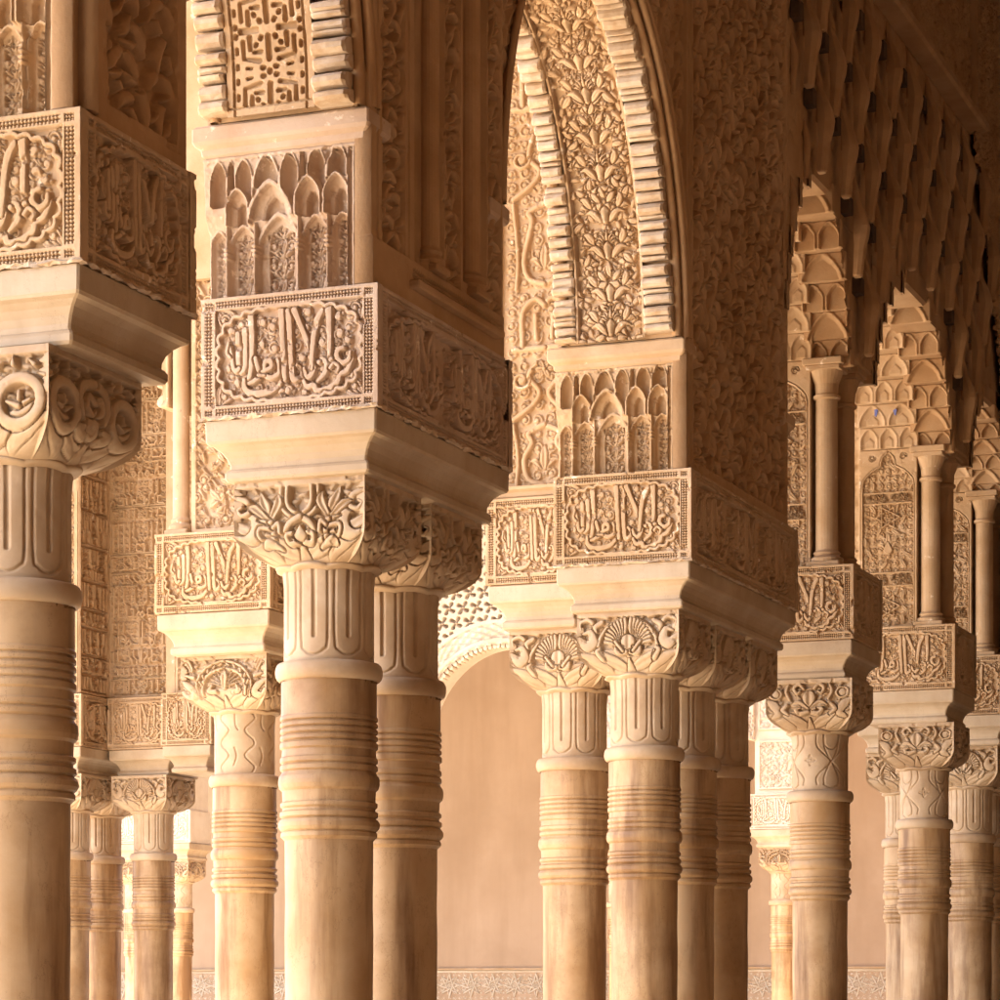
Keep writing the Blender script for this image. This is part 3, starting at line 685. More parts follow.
def bigscript_map(w_, h, seed=91, res=420):
    "large knotted straps and lobed loops on a scrolled ground"
    hm = HM(w_, h, res, .0); rs = random.Random(seed); scrollfill(hm, .03, w_ - .01, .01, h - .01, .042, seed, .55, .0038); y = .03; cx = w_ / 2 + .01; k = 0
    while y < h - .1:
        H_ = rs.choice((.20, .26)); t = k % 3
        for mx in (1, -1):
            f = lambda q: [(cx + mx * a, y + b_) for a, b_ in q]
            if t == 0: hm.brush(f([(0, .01), (.05, .03), (.065, .09), (.04, H_ - .06), (.05, H_ - .03), (0, H_ - .005)]), .0085, 1, moat=.004, rnd=.2, n=5); hm.brush(f([(.09, .0), (.085, .10), (.10, H_)]), .007, .95, moat=.003, rnd=.2)
            elif t == 1: hm.brush(f([(.10, .01), (.04, .05), (.015, .09), (.05, .14), (.02, H_ - .02)]), .008, 1, moat=.004, rnd=.2, n=5); spiral(hm, cx + mx * .075, y + .13, .03, 0, 1.3, mx, .006, .9)
            else: hm.brush(f([(.10, .02), (0, .02)]), .009, 1, moat=.004, rnd=.2, sp=False); hm.brush(f([(.07, .03), (.07, H_ - .07), (.03, H_ - .03), (.0, H_ - .05)]), .0085, 1, moat=.004, rnd=.2, n=4); hm.brush(f([(.025, .05), (.028, H_ * .6)]), .0075, 1, moat=.003, rnd=.2)
        if t == 0: palmette(hm, cx, y + .06, .075, n=5)
        elif t == 1: flower(hm, cx, y + H_ * .8, .035, 6)
        y += H_ + .004; k += 1
    hm.rect(0, .010, 0, h, 1); hm.rect(w_ - .004, w_, 0, h, 1); hm.rect(.014, .02, 0, h, .9)
    return hm.wear(seed, .12, .15)
def keel_map(w_, h, seed=9, res=430):
    "keel-arched panel: knots, buds, rosettes and two narrow lettered bands"
    hm = HM(w_, h, res, .0); rs = random.Random(seed); cx = w_ / 2; scrollfill(hm, .012, w_ - .012, .01, h - .01, .030, seed, .6, .003)
    for j in range(int(h / .045)):
        for mx in (1, -1):
            leaf(hm, cx + mx * rs.uniform(.02, cx - .02), .02 + j * .045, .045, math.pi / 2 + mx * rs.uniform(-.9, .9), .2, .9, .2 * mx, .002)
    for k, yy in enumerate((.06, .17)):
        y = h * (.12 + .5 * k); r = .05
        for q in range(3):
            a = q * math.pi / 3
            hm.brush([(cx + r * math.cos(a + d), y + r * .95 * math.sin(a + d)) for d in (0, 2.094, 4.189, 6.283)], .0034, 1, moat=.002, sp=False)
        flower(hm, cx, y, .024, 6)
    palmette(hm, cx, h * .44, .07, n=5); hm.brush([(cx, h * .44), (cx, h * .48)], [.02, .004], 1, moat=.003)
    for y0, y1 in ((.235 * h, .31 * h), (.70 * h, .76 * h)):
        hm.rect(.02, w_ - .02, y0, y1, 0)
        motto(hm, .02, w_ / 2, y0 + .004, y1 - .004, .9, 1); motto(hm, w_ / 2, w_ - .02, y0 + .004, y1 - .004, .9, 2)
        for q in (y0, y1): hm.brush([(.02, q), (w_ - .02, q)], .003, 1, sp=False)
    yk = h * .80; P = [(.012, .01), (.012, yk), (.03, yk + .05), (cx - .035, yk + .075), (cx - .022, h - .03), (cx, h - .008)]
    X, Y = np.broadcast_arrays(hm.X, hm.Y)
    u = np.abs(X - cx); lim = np.interp(Y, [0, yk, yk + .03, yk + .06, yk + .08, h - .035, h - .01, h], [cx - .012, cx - .012, cx - .02, cx - .05, .03, .028, .004, 0])
    o = u > lim; hm.H[o] = .94
    for mx in (1, -1):
        q = [(cx + mx * np.interp(t, [0, yk, yk + .03, yk + .06, yk + .08, h - .035, h - .01], [cx - .012, cx - .012, cx - .02, cx - .05, .03, .028, .004]), t) for t in np.linspace(.0, h - .01, 40)]
        hm.brush(q, .0035, 1, moat=.002, sp=False)
        spiral(hm, cx + mx * .065, h - .03, .014, 0, 1.2, mx, .0025, 1)
    return hm.wear(seed, .1, .12)
def pocket_map(w_, h, res=200, py=.33, pz=.235):
    hm = HM(w_, h, res, 1); hm.H[:] = 1; rs = random.Random(4); X, Y = np.broadcast_arrays(hm.X, hm.Y)
    for j in range(-1, int(h / pz) + 2):
        for i in range(-1, int(w_ / py) + 2):
            x = (i + (.5 if j % 2 else 0)) * py + .02; y = j * pz + .14
            hm.rect(x - .02, x + .115, y - .01, y + .075, 0); hm.rect(x + .0, x + .10, y - .10, y - .012, .62)
    return hm.wear(4, .1, .1)
# ---------------------------------------------------------------- ground and big shells
def plane_obj(name, x0, x1, y0, y1, z, mat, kind='structure', th=.2):
    o = link(name, MB().box(x0, x1, y0, y1, z - th, z).me(name, mat)); return tag(o, kind=kind)
g = link('ground', mesh('ground', [(-900, -900, -.02), (900, -900, -.02), (900, 900, -.02), (-900, 900, -.02)], [(0, 1, 2, 3)], 'ground')); tag(g, kind='structure')
plane_obj('pavement', -2.9, 3.2, -4, 24.4, 0, 'floor', th=.015)
ZT = E + 4.4; XL0 = -2.82
def one(name, mb, mat, label, cat, group=None): return tag(link(name, mb.me(name, mat)), label, cat, group)
one('gallery_wall', MB().box(1.5, 1.9, -4, 24.3, 0, ZT + .2), 'mid', 'long dark inner wall of the gallery on the right, outside the frame', 'wall')
b = MB().box(-2.82, 1.9, -4, 16.2, ZT, ZT + .15)
for k in range(40): b.box(-2.5, 1.48, -3.8 + k * .5, -3.68 + k * .5, ZT - .12, ZT - .002)
one('gallery_ceiling', b, 'wood', 'dark timber ceiling over the gallery above the carved wall', 'ceiling')
one('gallery_end_wall', MB().box(-2.6, 1.48, 16.0, 16.3, 0, ZT - .13), 'old', 'shadowed carved wall closing the far end of the gallery', 'wall')
b = MB().box(-4.7, -2.83, -3.5, 5.9, ZT - .02, ZT + .1)
for k in range(26): b.box(-4.62, -2.83, -3.4 + k * .35, -3.28 + k * .35, ZT - .12, ZT - .021)
one('shading_eave', b, 'wood', 'unseen timber eave, widened to shade the court side of the near arches', 'eave')  # out of view, made extra wide to keep sun off the pier fronts
one('gallery_wall', MB().box(XL0, -2.45, -3.9, -.8, 0, ZT - .01).box(XL0, 1.49, -3.99, -3.91, 0, ZT - .01), 'wood', 'added stretch of gallery wall behind the viewer that cuts the light, outside the frame', 'wall')  # court-side stretch added out of view to limit light entering the gallery
b = MB().box(-8.9, -2.83, 5.91, 14.6, ZT - .02, ZT + .12)
for k in range(17): b.box(-8.8, -2.9, 6.0 + k * .5, 6.12 + k * .5, ZT - .12, ZT - .021)
one('pavilion_shade_roof', b, 'wood', 'timber roof of the square court pavilion, its unseen eaves extended for shade', 'roof')  # unseen front overhang stretched out to shade the pavilion piers

# ---------------------------------------------------------------- columns
ring = [(.106, .706), (.106, .628), (.1085, .624), (.1085, .618), (.104, .615), (.1085, .610), (.1085, .604), (.104, .601), (.1085, .596), (.1085, .590), (.104, .586),
        (.1085, .581), (.1085, .575), (.104, .571), (.109, .566), (.109, .556), (.104, .552), (.105, .537), (.1085, .533), (.1085, .525), (.104, .521), (.1085, .516), (.1085, .508), (.104, .504), (.106, .500),
        (.111, .493), (.1125, .484), (.1125, .476), (.110, .467), (.104, .461), (.103, .438), (.108, .434), (.108, .427), (.103, .423), (.103, .418), (.109, .414), (.109, .405), (.104, .401),
        (.109, .397), (.1125, .391), (.1125, .382), (.109, .376), (.104, .372), (.107, .368), (.107, .360), (.103, .357), (.0985, .352)]
def collar_mesh():
    pr = [(.106 + .0135 * math.sin(a) ** .8 if math.sin(a) > 0 else .106, .724 - .0205 * math.cos(a)) for a in np.linspace(0, math.pi, 10)]
    return MB().lathe(0, 0, [(r, E + h) for r, h in pr], 72).me('collar', 'cap', True)
def shaft_mesh():
    pr = [(.1035, .146), (.0975, .19)]
    pr = pr + [(.0978 + .0007 * math.sin(q * 2.2), .19 + (E + .352 - .19) * q / 24) for q in range(1, 25)]
    return MB().lathe(0, 0, pr, 120).me('shaft', 'marble', False)
def rings_mesh():
    return MB().lathe(0, 0, [(r, E + h) for r, h in reversed(ring)], 120).me('ring_band', 'marble', False)
def base_mesh():
    pr = [(.150, .0), (.150, .05), (.145, .056), (.150, .07), (.148, .09), (.128, .10), (.120, .115), (.126, .13), (.120, .143), (.100, .15)]
    return MB().lathe(0, 0, pr, 48).me('base', 'marble', True)
def joint_mesh():
    rs = random.Random(3); m = MB(); o = 0; n = 90
    for z in (.6985, .7035):
        for k in range(n):
            a = 2 * math.pi * k / n; q = .1035 + .0045 * max(0, min(1, math.sin(a * 2 + 1) + rs.uniform(-.6, .6))); m.v.append((q * math.cos(a), q * math.sin(a), E + z + .0035 * math.sin(a * 2) * (z < .7)))
    m.f = [(k, (k + 1) % n, n + (k + 1) % n, n + k) for k in range(n)]
    return m.me('lead_joint', 'seam', True)
CM = {'lead_joint': joint_mesh(), 'shaft': shaft_mesh(), 'ring_band': rings_mesh(), 'collar': collar_mesh(), 'base': base_mesh()}
for k in 'ABCDE': CM['cap' + k] = capital_mesh(k)
for k in 'FSW': CM['neck' + k] = neck_mesh(k)
def column(x, y, cap, neck, label, group, rot=0):
    t = thing('marble_column', (x, y, 0), label, 'column', group); t.rotation_euler.z = 0
    for nm, key in (('base', 'base'), ('shaft', 'shaft'), ('ring_band', 'ring_band'), ('collar', 'collar'), ('lead_joint', 'lead_joint'), ('neck', 'neck' + neck), ('capital', 'cap' + cap)):
        o = link(nm, CM[key], t, world=False)
        if nm in ('neck', 'shaft', 'ring_band'): o.rotation_euler.z = rot
    return t
GN = 'marble columns of the near arcade'; GP = 'marble columns of the court pavilion'; GF = 'sunlit columns of the far arcade'
column(-2.638, 4.37, 'D', 'F', 'thick shadowed column nearest the viewer at the left edge, its capital carved with rings around small leaves', GN, .3)
column(-2.61, 5.65, 'A', 'F', 'front column under the second near pier, its capital carved with a U-shaped strap and spirals', GN)
column(-2.61, 6.02, 'A', 'F', 'brown shaded column close behind the front column of the second near pier', GN, .8)
column(-2.61, 7.87, 'B', 'F', 'front column of the central pier, its capital carved with a fluted fan arch, lit on its left side', GN)
column(-2.61, 8.24, 'B', 'F', 'shaded middle column of the three in file under the central pier', GN, .9)
column(-2.61, 8.61, 'B', 'F', 'rearmost shaded column of the three in file under the central pier', GN, 1.7)
column(-2.93, 8.15, 'B', 'F', 'pale column standing just left of the central pier against the smooth plaster wall', GP, 2.2)
column(-2.57, 9.74, 'C', 'S', 'column with crossing straps on its neck and a dark smudge above its rings, right of the central pier', GN, .2)
column(-2.57, 11.42, 'C', 'S', 'smaller column with crossing straps on its neck, second to the right of the central pier', GN, .5)
column(-2.61, 12.52, 'B', 'F', 'fluted-neck column near the right edge of the photo', GN, .3)
column(-2.61, 12.89, 'B', 'F', 'shaded column cut by the right edge, behind the fluted-neck one', GN, 1.1)
column(-2.95, 12.75, 'B', 'F', 'column almost hidden behind the smaller strap-necked column, only its left side showing', GP, .7)
column(-4.17, 8.36, 'E', 'W', 'pale column with a wavy carved neck between the two big near piers', GP)
column(-6.81, 12.62, 'B', 'F', 'distant pavilion column at the right of its corner cluster, behind the shadowed nearest column', GP, .2)
column(-7.22, 12.82, 'B', 'F', 'veined distant pavilion column in the middle of the corner cluster', GP, .9)
column(-7.17, 12.40, 'B', 'F', 'distant pavilion column at the left of the corner cluster, partly hidden by the nearest shaft', GP, 1.4)
for x, lb in ((-11.05, 'bright far column glimpsed between the shafts of the distant corner cluster'), (-10.66, 'far column of which only the bracket-like capital shows left of the wavy-necked column'),
              (-8.74, 'far column under the left foot of the white pierced arch'), (-6.88, 'far column under the right foot of the white pierced arch'), (-5.60, 'thin bright far column seen just right of the central pier')):
    column(x, 20.2, 'E', 'W', lb, GF, x)

# ---------------------------------------------------------------- piers
imp = [(-.060, 1.127), (-.042, 1.131), (-.038, 1.137), (-.038, 1.149), (-.042, 1.155), (-.0465, 1.158), (-.046, 1.168), (-.041, 1.181), (-.032, 1.194), (-.020, 1.204), (-.010, 1.2085), (-.008, 1.2125), (-.007, 1.214), (-.006, 1.258), (-.012, 1.262)]
def impost(parent, x0, x1, y0, y1): return link('impost', MB().rect_sweep(x0, x1, y0, y1, [(d, E + z) for d, z in imp]).me('impost', 'abacus'), parent)
BMAP = {}
def bmap(w_, reps, seed):
    k = (round(w_, 3), reps, seed)
    if k not in BMAP: BMAP[k] = block_map(w_, .260, reps, seed)
    return BMAP[k]
FR = lambda x0, x1, y0, y1, z: {'f': ((x0, y0, z), (1, 0, 0), (0, -1, 0)), 'r': ((x1, y0, z), (0, 1, 0), (1, 0, 0)), 'l': ((x0, y1, z), (0, -1, 0), (-1, 0, 0)), 'b': ((x1, y1, z), (-1, 0, 0), (0, 1, 0))}
def block(parent, x0, x1, y0, y1, mat, seed=1, sides='frlb', smat=None):
    z = E + 1.2635; d = .024
    c = link('inscribed_block', MB().box(x0 + d + .004, x1 - d - .004, y0 + d + .004, y1 - d - .004, z + .001, z + .259).me('inscribed_block', mat), parent)
    fr = FR(x0, x1, y0, y1, z)
    for s in sides:
        w_ = (x1 - x0) if s in 'fb' else (y1 - y0) - 2 * d
        if w_ < .2: hm = foliage_map(w_, .26, 5, 400, .03, False)
        else: hm = bmap(w_, max(1, int(round(w_ / .42))), seed)
        O = fr[s][0]; O = O if s in 'fb' else (O[0], O[1] + (d if s == 'r' else -d), O[2])
        relief('inscription_panel', hm, O, fr[s][1], fr[s][2], .017 if s in 'fb' else d, mat if s in 'fl' or not smat else smat, c)
    return c
def cornice(parent, x0, x1, y0, y1, z, h, mat):
    pr = [(-.004, z), (.004, z + .006), (.006, z + .018), (.016, z + .026), (.02, z + .034), (.02, z + h - .006), (.014, z + h)]
    return link('cornice', MB().rect_sweep(x0, x1, y0, y1, pr).me('cornice', mat), parent)
def colonnette(parent, x, y, z0, z1, r, mat='stucco', name='colonnette'):
    H = z1 - z0; m = MB()
    m.box(x - r * 1.5, x + r * 1.5, y - r * 1.5, y + r * 1.5, z0, z0 + .018, .003)
    m.lathe(x, y, [(r * 1.45, z0 + .018), (r * 1.5, z0 + .03), (r * 1.1, z0 + .042), (r * 1.25, z0 + .05), (r, z0 + .06), (r * .97, z1 - .14), (r * 1.2, z1 - .135), (r * 1.2, z1 - .125), (r, z1 - .12), (r * 1.05, z1 - .085), (r * 1.5, z1 - .04)], 24)
    m.box(x - r * 1.55, x + r * 1.55, y - r * 1.55, y + r * 1.55, z1 - .04, z1 - .024, .002); m.box(x - r * 1.8, x + r * 1.8, y - r * 1.8, y + r * 1.8, z1 - .024, z1, .003)
    return link(name, m.me(name, mat, False), parent)
XL, XR = -2.82, -2.40
def main_pier(y0, L, label, mat, seed, side, ztop=4.4, old='old'):
    y1 = y0 + L; cx = (XL + XR) / 2
    t = thing('arcade_pier', (cx, (y0 + y1) / 2, E + 1.127), label, 'pier', 'inscribed piers of the near arcade')
    impost(t, XL, XR, y0, y1); block(t, XL, XR, y0, y1, mat, seed)
    core = link('upper_shaft', MB().box(XL + .06, XR - .065, y0 + .095, y1 - .095, E + 1.524, E + ztop - .003).me('upper_shaft', mat), t)
    fm = frieze_map(XR - XL - .047, .305, seed)
    for s, O, U, N in (('f', (XL + .002, y0 + .004, E + 1.524), (1, 0, 0), (0, -1, 0)), ('b', (XR - .045, y1 - .004, E + 1.524), (-1, 0, 0), (0, 1, 0))):
        relief('niche_frieze', fm, O, U, N, .065, mat, t)
    for a, b_ in ((y0, y0 + .09), (y1 - .09, y1)):
        cornice(t, XL + .004, XR - .035, a + .006, b_, E + 1.829, .068, mat)
    rs = random.Random(seed); m = MB(); P = []
    n1 = int((XR - XL) / .012); n2 = int(L / .012)
    P += [(XL + i * (XR - XL) / n1, y0, 0, -1) for i in range(n1)] + [(XR, y0 + i * L / n2, 1, 0) for i in range(n2)] + [(XR - i * (XR - XL) / n1, y1, 0, 1) for i in range(n1)] + [(XL, y1 - i * L / n2, -1, 0) for i in range(n2)]
    for zz in (E + 1.2575, E + 1.262, E + 1.2665):
        k_ = rs.uniform(0, 3)
        for (x_, y_, nx_, ny_) in P:
            e_ = max(-.006, rs.uniform(-.007, .0055)) if zz != E + 1.262 else rs.uniform(-.001, .0065)
            m.v.append((x_ + nx_ * e_, y_ + ny_ * e_, zz + rs.uniform(-.0022, .0022)))
    n_ = len(P)
    for r_ in range(2): m.f += [(r_ * n_ + i, r_ * n_ + (i + 1) % n_, (r_ + 1) * n_ + (i + 1) % n_, (r_ + 1) * n_ + i) for i in range(n_)]
    link('mortar_line', m.me('mortar_line', 'chalk', False), t)
    side(t, y0, y1, mat)
    relief('court_side_panel', foliage_map(y1 - y0 - .18, ztop - 1.524, seed + 40, 150, .08), (XL + .018, y1 - .09, E + 1.524), (0, -1, 0), (-1, 0, 0), .025, mat, t)
    return t
def side_first(t, y0, y1, mat):
    w_ = y1 - y0 - .015; h = 4.4 - 1.524; hm = HM(w_, h, 330, .9)
    hm.rect(.012, .03, 0, h, .5); hm.rect(.075, .085, 0, h, .4)
    f = bold_map(w_ - .13, h - .03, 11, 330, .075); hm.paste(f, .11, .03)
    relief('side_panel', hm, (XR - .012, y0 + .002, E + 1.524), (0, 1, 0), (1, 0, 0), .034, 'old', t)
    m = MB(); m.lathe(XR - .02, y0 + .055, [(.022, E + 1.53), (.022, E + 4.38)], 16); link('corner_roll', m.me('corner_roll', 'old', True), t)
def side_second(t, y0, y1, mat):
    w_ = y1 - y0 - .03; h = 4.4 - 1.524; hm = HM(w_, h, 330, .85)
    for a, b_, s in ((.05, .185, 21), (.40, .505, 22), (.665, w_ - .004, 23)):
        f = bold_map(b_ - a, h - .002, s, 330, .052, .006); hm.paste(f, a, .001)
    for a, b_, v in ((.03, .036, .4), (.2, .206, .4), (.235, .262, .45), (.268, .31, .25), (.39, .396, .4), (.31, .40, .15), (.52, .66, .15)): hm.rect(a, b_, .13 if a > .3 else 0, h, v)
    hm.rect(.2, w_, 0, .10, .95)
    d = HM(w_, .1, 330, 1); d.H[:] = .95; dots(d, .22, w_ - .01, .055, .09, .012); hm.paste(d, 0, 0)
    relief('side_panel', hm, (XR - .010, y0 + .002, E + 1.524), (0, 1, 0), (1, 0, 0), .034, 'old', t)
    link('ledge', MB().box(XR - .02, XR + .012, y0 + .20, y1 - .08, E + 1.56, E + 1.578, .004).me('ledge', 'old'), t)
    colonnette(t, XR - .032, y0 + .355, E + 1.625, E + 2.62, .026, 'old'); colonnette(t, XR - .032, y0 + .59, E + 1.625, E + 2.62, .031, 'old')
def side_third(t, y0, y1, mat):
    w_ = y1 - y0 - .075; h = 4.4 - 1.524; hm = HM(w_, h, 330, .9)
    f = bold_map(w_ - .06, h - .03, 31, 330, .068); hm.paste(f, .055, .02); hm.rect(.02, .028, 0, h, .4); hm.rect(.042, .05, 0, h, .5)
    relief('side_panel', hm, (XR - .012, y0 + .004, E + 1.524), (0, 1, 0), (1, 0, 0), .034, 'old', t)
main_pier(4.185, .43, 'nearest pier, cut by the left edge, with a leafy panel on its side', 'stucco', 1, side_first)
main_pier(5.44, .80, 'second near pier, pinkish, with niche frieze and lattice panel above its inscription', 'pink', 2, side_second)
main_pier(7.66, 1.16, 'central pier under the leaf-carved arch, its wide shaded side covered in carved vines', 'stucco', 3, side_third)

# ---------------------------------------------------------------- leaf-lined arches of the near arcade
def ell(yc, a, zs, b_, th): return (yc + a * math.cos(th), zs + b_ * math.sin(th))
def tooth(m, x0, x1, p, tan, nor, L, h, rs):
    prof = [(-.5, -.012), (-.5, h * .55), (-.40, h * .82), (-.15, h * 1.0), (.15, h * .98), (.36, h * .80), (.47, h * .5), (.5, -.012)]
    o = len(m.v); n = len(prof); e = .006
    for k, (x, sc) in enumerate(((x0, .82), (x0 + e, 1), ((x0 + x1) / 2, 1.03), (x1 - e, 1), (x1, .82))):
        for (s_, r_) in prof:
            r2 = r_ * sc + rs.uniform(-.0022, .0022); s2 = s_ * L * .93 + rs.uniform(-.001, .001)
            m.v.append((x, p[0] + tan[0] * s2 + nor[0] * r2, p[1] + tan[1] * s2 + nor[1] * r2))
    for k in range(4):
        for j in range(n - 1): m.f.append((o + k * n + j, o + (k + 1) * n + j, o + (k + 1) * n + j + 1, o + k * n + j + 1))
    m.f.append(tuple(o + j for j in range(n))); m.f.append(tuple(o + 4 * n + j for j in reversed(range(n))))
def arc_pts(yc, a, zs, b_, n=160):
    P = [ell(yc, a, zs, b_, math.pi * k / n) for k in range(n + 1)]; s = [0]
    for i in range(n): s.append(s[-1] + math.dist(P[i], P[i + 1]))
    return P, s
def spandrel_core(m, ya, yb, yc, a, zs, b_, x0, x1, zt, n=48):
    o = len(m.v); P = [ell(yc, a, zs, b_, math.pi * (1 - k / n)) for k in range(n + 1)]
    P = [(ya, zs)] + P + [(yb, zs)]
    for (y, z) in P:
        m.v += [(x0, y, z), (x1, y, z), (x0, y, zt), (x1, y, zt)]
    for i in range(len(P) - 1):
        q = o + i * 4; r = q + 4
        m.f += [(q, q + 1, r + 1, r), (q + 2, r + 2, r + 3, q + 3), (q, r, r + 2, q + 2), (q + 1, q + 3, r + 3, r + 1)]
def arch(ya, yb, label, zs, b_, mat, panel, seed):
    yc = (ya + yb) / 2; a = (yb - ya) / 2 - .012; z0 = E + zs
    t = thing('carved_arch', ((XL + XR) / 2, yc, z0), label, 'arch', 'arches of the near arcade')
    m = MB(); spandrel_core(m, ya - .08, yb + .08, yc, a + .006, z0, b_ + .006, XL + .045, XR - .045, E + 4.39); link('wall_core', m.me('wall_core', mat), t)
    # soffit relief, both halves up to the crown
    P, s = arc_pts(yc, a, z0, b_, 240); L = s[-1] / 2
    hm = panel(.205, L, seed); ny, nx = hm.H.shape
    for half in (0, 1):
        tt = np.linspace(0, L, ny); ss = np.array(s); Pa = np.array(P)
        if half: Pa = Pa[::-1]
        yy = np.interp(tt, ss, Pa[:, 0]); zz = np.interp(tt, ss, Pa[:, 1]); dy = np.gradient(yy); dz = np.gradient(zz); l_ = np.hypot(dy, dz)
        sg = -1 if half == 0 else 1
        ny_, nz_ = (dz / l_) * sg, (-dy / l_) * sg
        ctr = np.array([yc, z0]);
        if (ctr[0] - yy[2]) * ny_[2] < 0: ny_, nz_ = -ny_, -nz_
        xs = np.linspace(-2.737, -2.530, nx); D = (.006 + .019 * hm.H) if panel(.1, .1, 1).kx > 700 else (-.004 + .028 * hm.H)
        V = np.stack([np.broadcast_to(xs[None], (ny, nx)), yy[:, None] + ny_[:, None] * D, zz[:, None] + nz_[:, None] * D], -1)
        link('soffit_panel', np_mesh('soffit_panel', V.reshape(-1, 3), grid_faces(ny, nx, flip=bool(half)), mat), t)
    rs = random.Random(seed)
    for x0, x1 in ((-2.802, -2.738), (-2.529, -2.448)):
        m = MB(); tot = s[-1]; q = .0
        while q < tot:
            l_ = rs.uniform(.024, .042) if rs.random() < .7 else rs.uniform(.014, .022); c = min(q + l_ / 2, tot); i = min(int(np.searchsorted(s, c)), len(P) - 1); i = max(i, 1)
            p0, p1 = P[i - 1], P[i]; d = math.dist(p0, p1); tan = ((p1[0] - p0[0]) / d, (p1[1] - p0[1]) / d); nor = (-tan[1], tan[0])
            tooth(m, x0 + rs.uniform(-.002, .002), x1 + rs.uniform(-.004, .004), p1, tan, nor, l_, rs.uniform(.036, .054) if l_ > .026 else rs.uniform(.03, .04), rs); q += l_
        link('scalloped_fringe', m.me('scalloped_fringe', 'chalk'), t)
    for xx, mt, nm in ((XR - .018, 'old', 'gallery_face'), (XL + .018, mat, 'court_face')):
        res = 230 if xx > -2.6 else 120
        w_ = yb - ya + .012; h = 4.4 - zs; hm = bold_map(w_, h, seed + 5, res, .06, .0)
        aa, bb = a + .035, b_ + .035
        if xx > -2.6:
            f = lambda sm, tm: ((sm - w_ / 2) / aa) ** 2 + ((tm) / bb) ** 2 > 1
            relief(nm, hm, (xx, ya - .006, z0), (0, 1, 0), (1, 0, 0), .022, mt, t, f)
        else:
            f = lambda sm, tm: ((sm - w_ / 2) / aa) ** 2 + ((tm) / bb) ** 2 > 1
            relief(nm, hm, (xx, yb + .006, z0), (0, -1, 0), (-1, 0, 0), .022, mt, t, f)
    m = MB()
    for (off, xx, r) in ((.006, XR - .040, .013), (.028, XR - .022, .012), (.046, XR - .014, .008), (.006, XL + .040, .013), (.028, XL + .022, .012)):
        m.tube([(xx,) + ell(yc, min(a + off, (yb - ya) / 2 + .03), z0, b_ + off, math.pi * k / 60) for k in range(61)], r, 10)
    link('arch_moulding', m.me('arch_moulding', 'old', True), t)
    return t
arch(4.615, 5.44, 'arch between the nearest pier and the second, its foot filled with pierced lattice', 1.90, .62, 'stucco', lambda w_, l, s: lattice_map(w_, l, s), 51)
arch(6.24, 7.66, 'tall curved arch lined with carved leaves and pine cones between chalky scalloped edges', 1.90, .90, 'stucco', lambda w_, l, s: leafy_map(w_, l, s), 52)

# ---------------------------------------------------------------- stalactite-arched piers further along
def niche_strip(w_, h, n, seed, res=300):
    hm = HM(w_, h, res, .8); X, Y = np.broadcast_arrays(hm.X, hm.Y); c = w_ / n
    for k in range(n):
        x = (k + .5) * c; hw = c * .40; q = np.abs(X - x) / hw; top = np.clip((Y - (h * .92 - hw * 1.3)) / (hw * 1.3), 0, 3)
        rr = (q ** 1.45 + top ** 1.45) ** (1 / 1.45); ins = rr < 1; hm.H[(rr < 1.15) & ~ins] = 1
        hm.H[ins] = (.8 - .75 * np.sqrt(np.clip(1 - rr ** 2, 0, 1)))[ins]
        q2 = np.abs(X - x) / (hw * .5); i2 = (q2 < 1) & (Y < h * .55 - q2 * hw * .5) & (Y > .004); hm.H[i2] = np.maximum(hm.H, .35)[i2]
    return hm.wear(seed, .08, .1)
NS = niche_strip(.40, .082, 4, 1)
def stalactite_arch(ya, yb, zs, b_, label, seed, n=6):
    yc = (ya + yb) / 2; a = (yb - ya) / 2; t = thing('stalactite_arch', ((XL + XR) / 2, yc, E + zs), label, 'arch', 'stalactite arches beyond the central pier')
    m = MB(); mgs = {-1: MB(), 1: MB()}; dz = b_ / n; edges = []
    for k in range(n):
        f = ((k + 1) / (n + .35)); inset = a * (1 - math.sqrt(max(0, 1 - f ** 1.7))) * .98 + .012; edges.append(inset)
        z0, z1 = E + zs + k * dz, E + zs + (k + 1) * dz
        for sd_ in (-1, 1):
            yo = ya if sd_ < 0 else yb; ye = yo - sd_ * inset; A, B = sorted((yo + sd_ * .04, ye + sd_ * .019))
            m.box(XL + .03, XR - .185, A, B, z0 + .001, z1 - .001)
            yg = ye + sd_ * .012; A2, B2 = sorted((yo + sd_ * .04, yg + sd_ * .019)); mgs[sd_].box(XR - .184, XR - .02, A2, B2, z0 - .029, z1 - .031)
            strip = niche_strip(.245, dz, (3, 2)[k % 2], k); sg = niche_strip(.17, dz, (2, 1)[k % 2], k + 9)
            if sd_ > 0:
                relief('niche_tier', strip, (XL + .022, ye, z0), (1, 0, 0), (0, -1, 0), .018, 'stucco', t); relief('niche_tier', sg, (XR - .182, yg, z0 - .03), (1, 0, 0), (0, -1, 0), .03, 'old', t)
            else:
                relief('niche_tier', strip, (XR - .183, ye, z0), (-1, 0, 0), (0, 1, 0), .018, 'stucco', t); relief('niche_tier', sg, (XR - .012, yg, z0 - .03), (-1, 0, 0), (0, 1, 0), .03, 'old', t)
    m.box(XL + .03, XR - .055, ya - .04, yb + .04, E + zs + b_ + .001, E + 4.39); [link('gallery_core', mgs[q].me('gallery_core', 'old'), t) for q in (-1, 1)]
    link('crown_block', MB().box(XL + .031, XR - .014, yc - a * .26, yc + a * .26, E + zs + b_ * .86, E + zs + b_ + .03, .012).me('crown_block', 'old'), t)
    link('wall_core', m.me('wall_core', 'stucco'), t)
    return t, edges
ARCH = [(8.755, 9.585, 2.255, .56), (9.945, 11.255, 2.255, .52), (11.625, 12.33, 2.255, .36)]
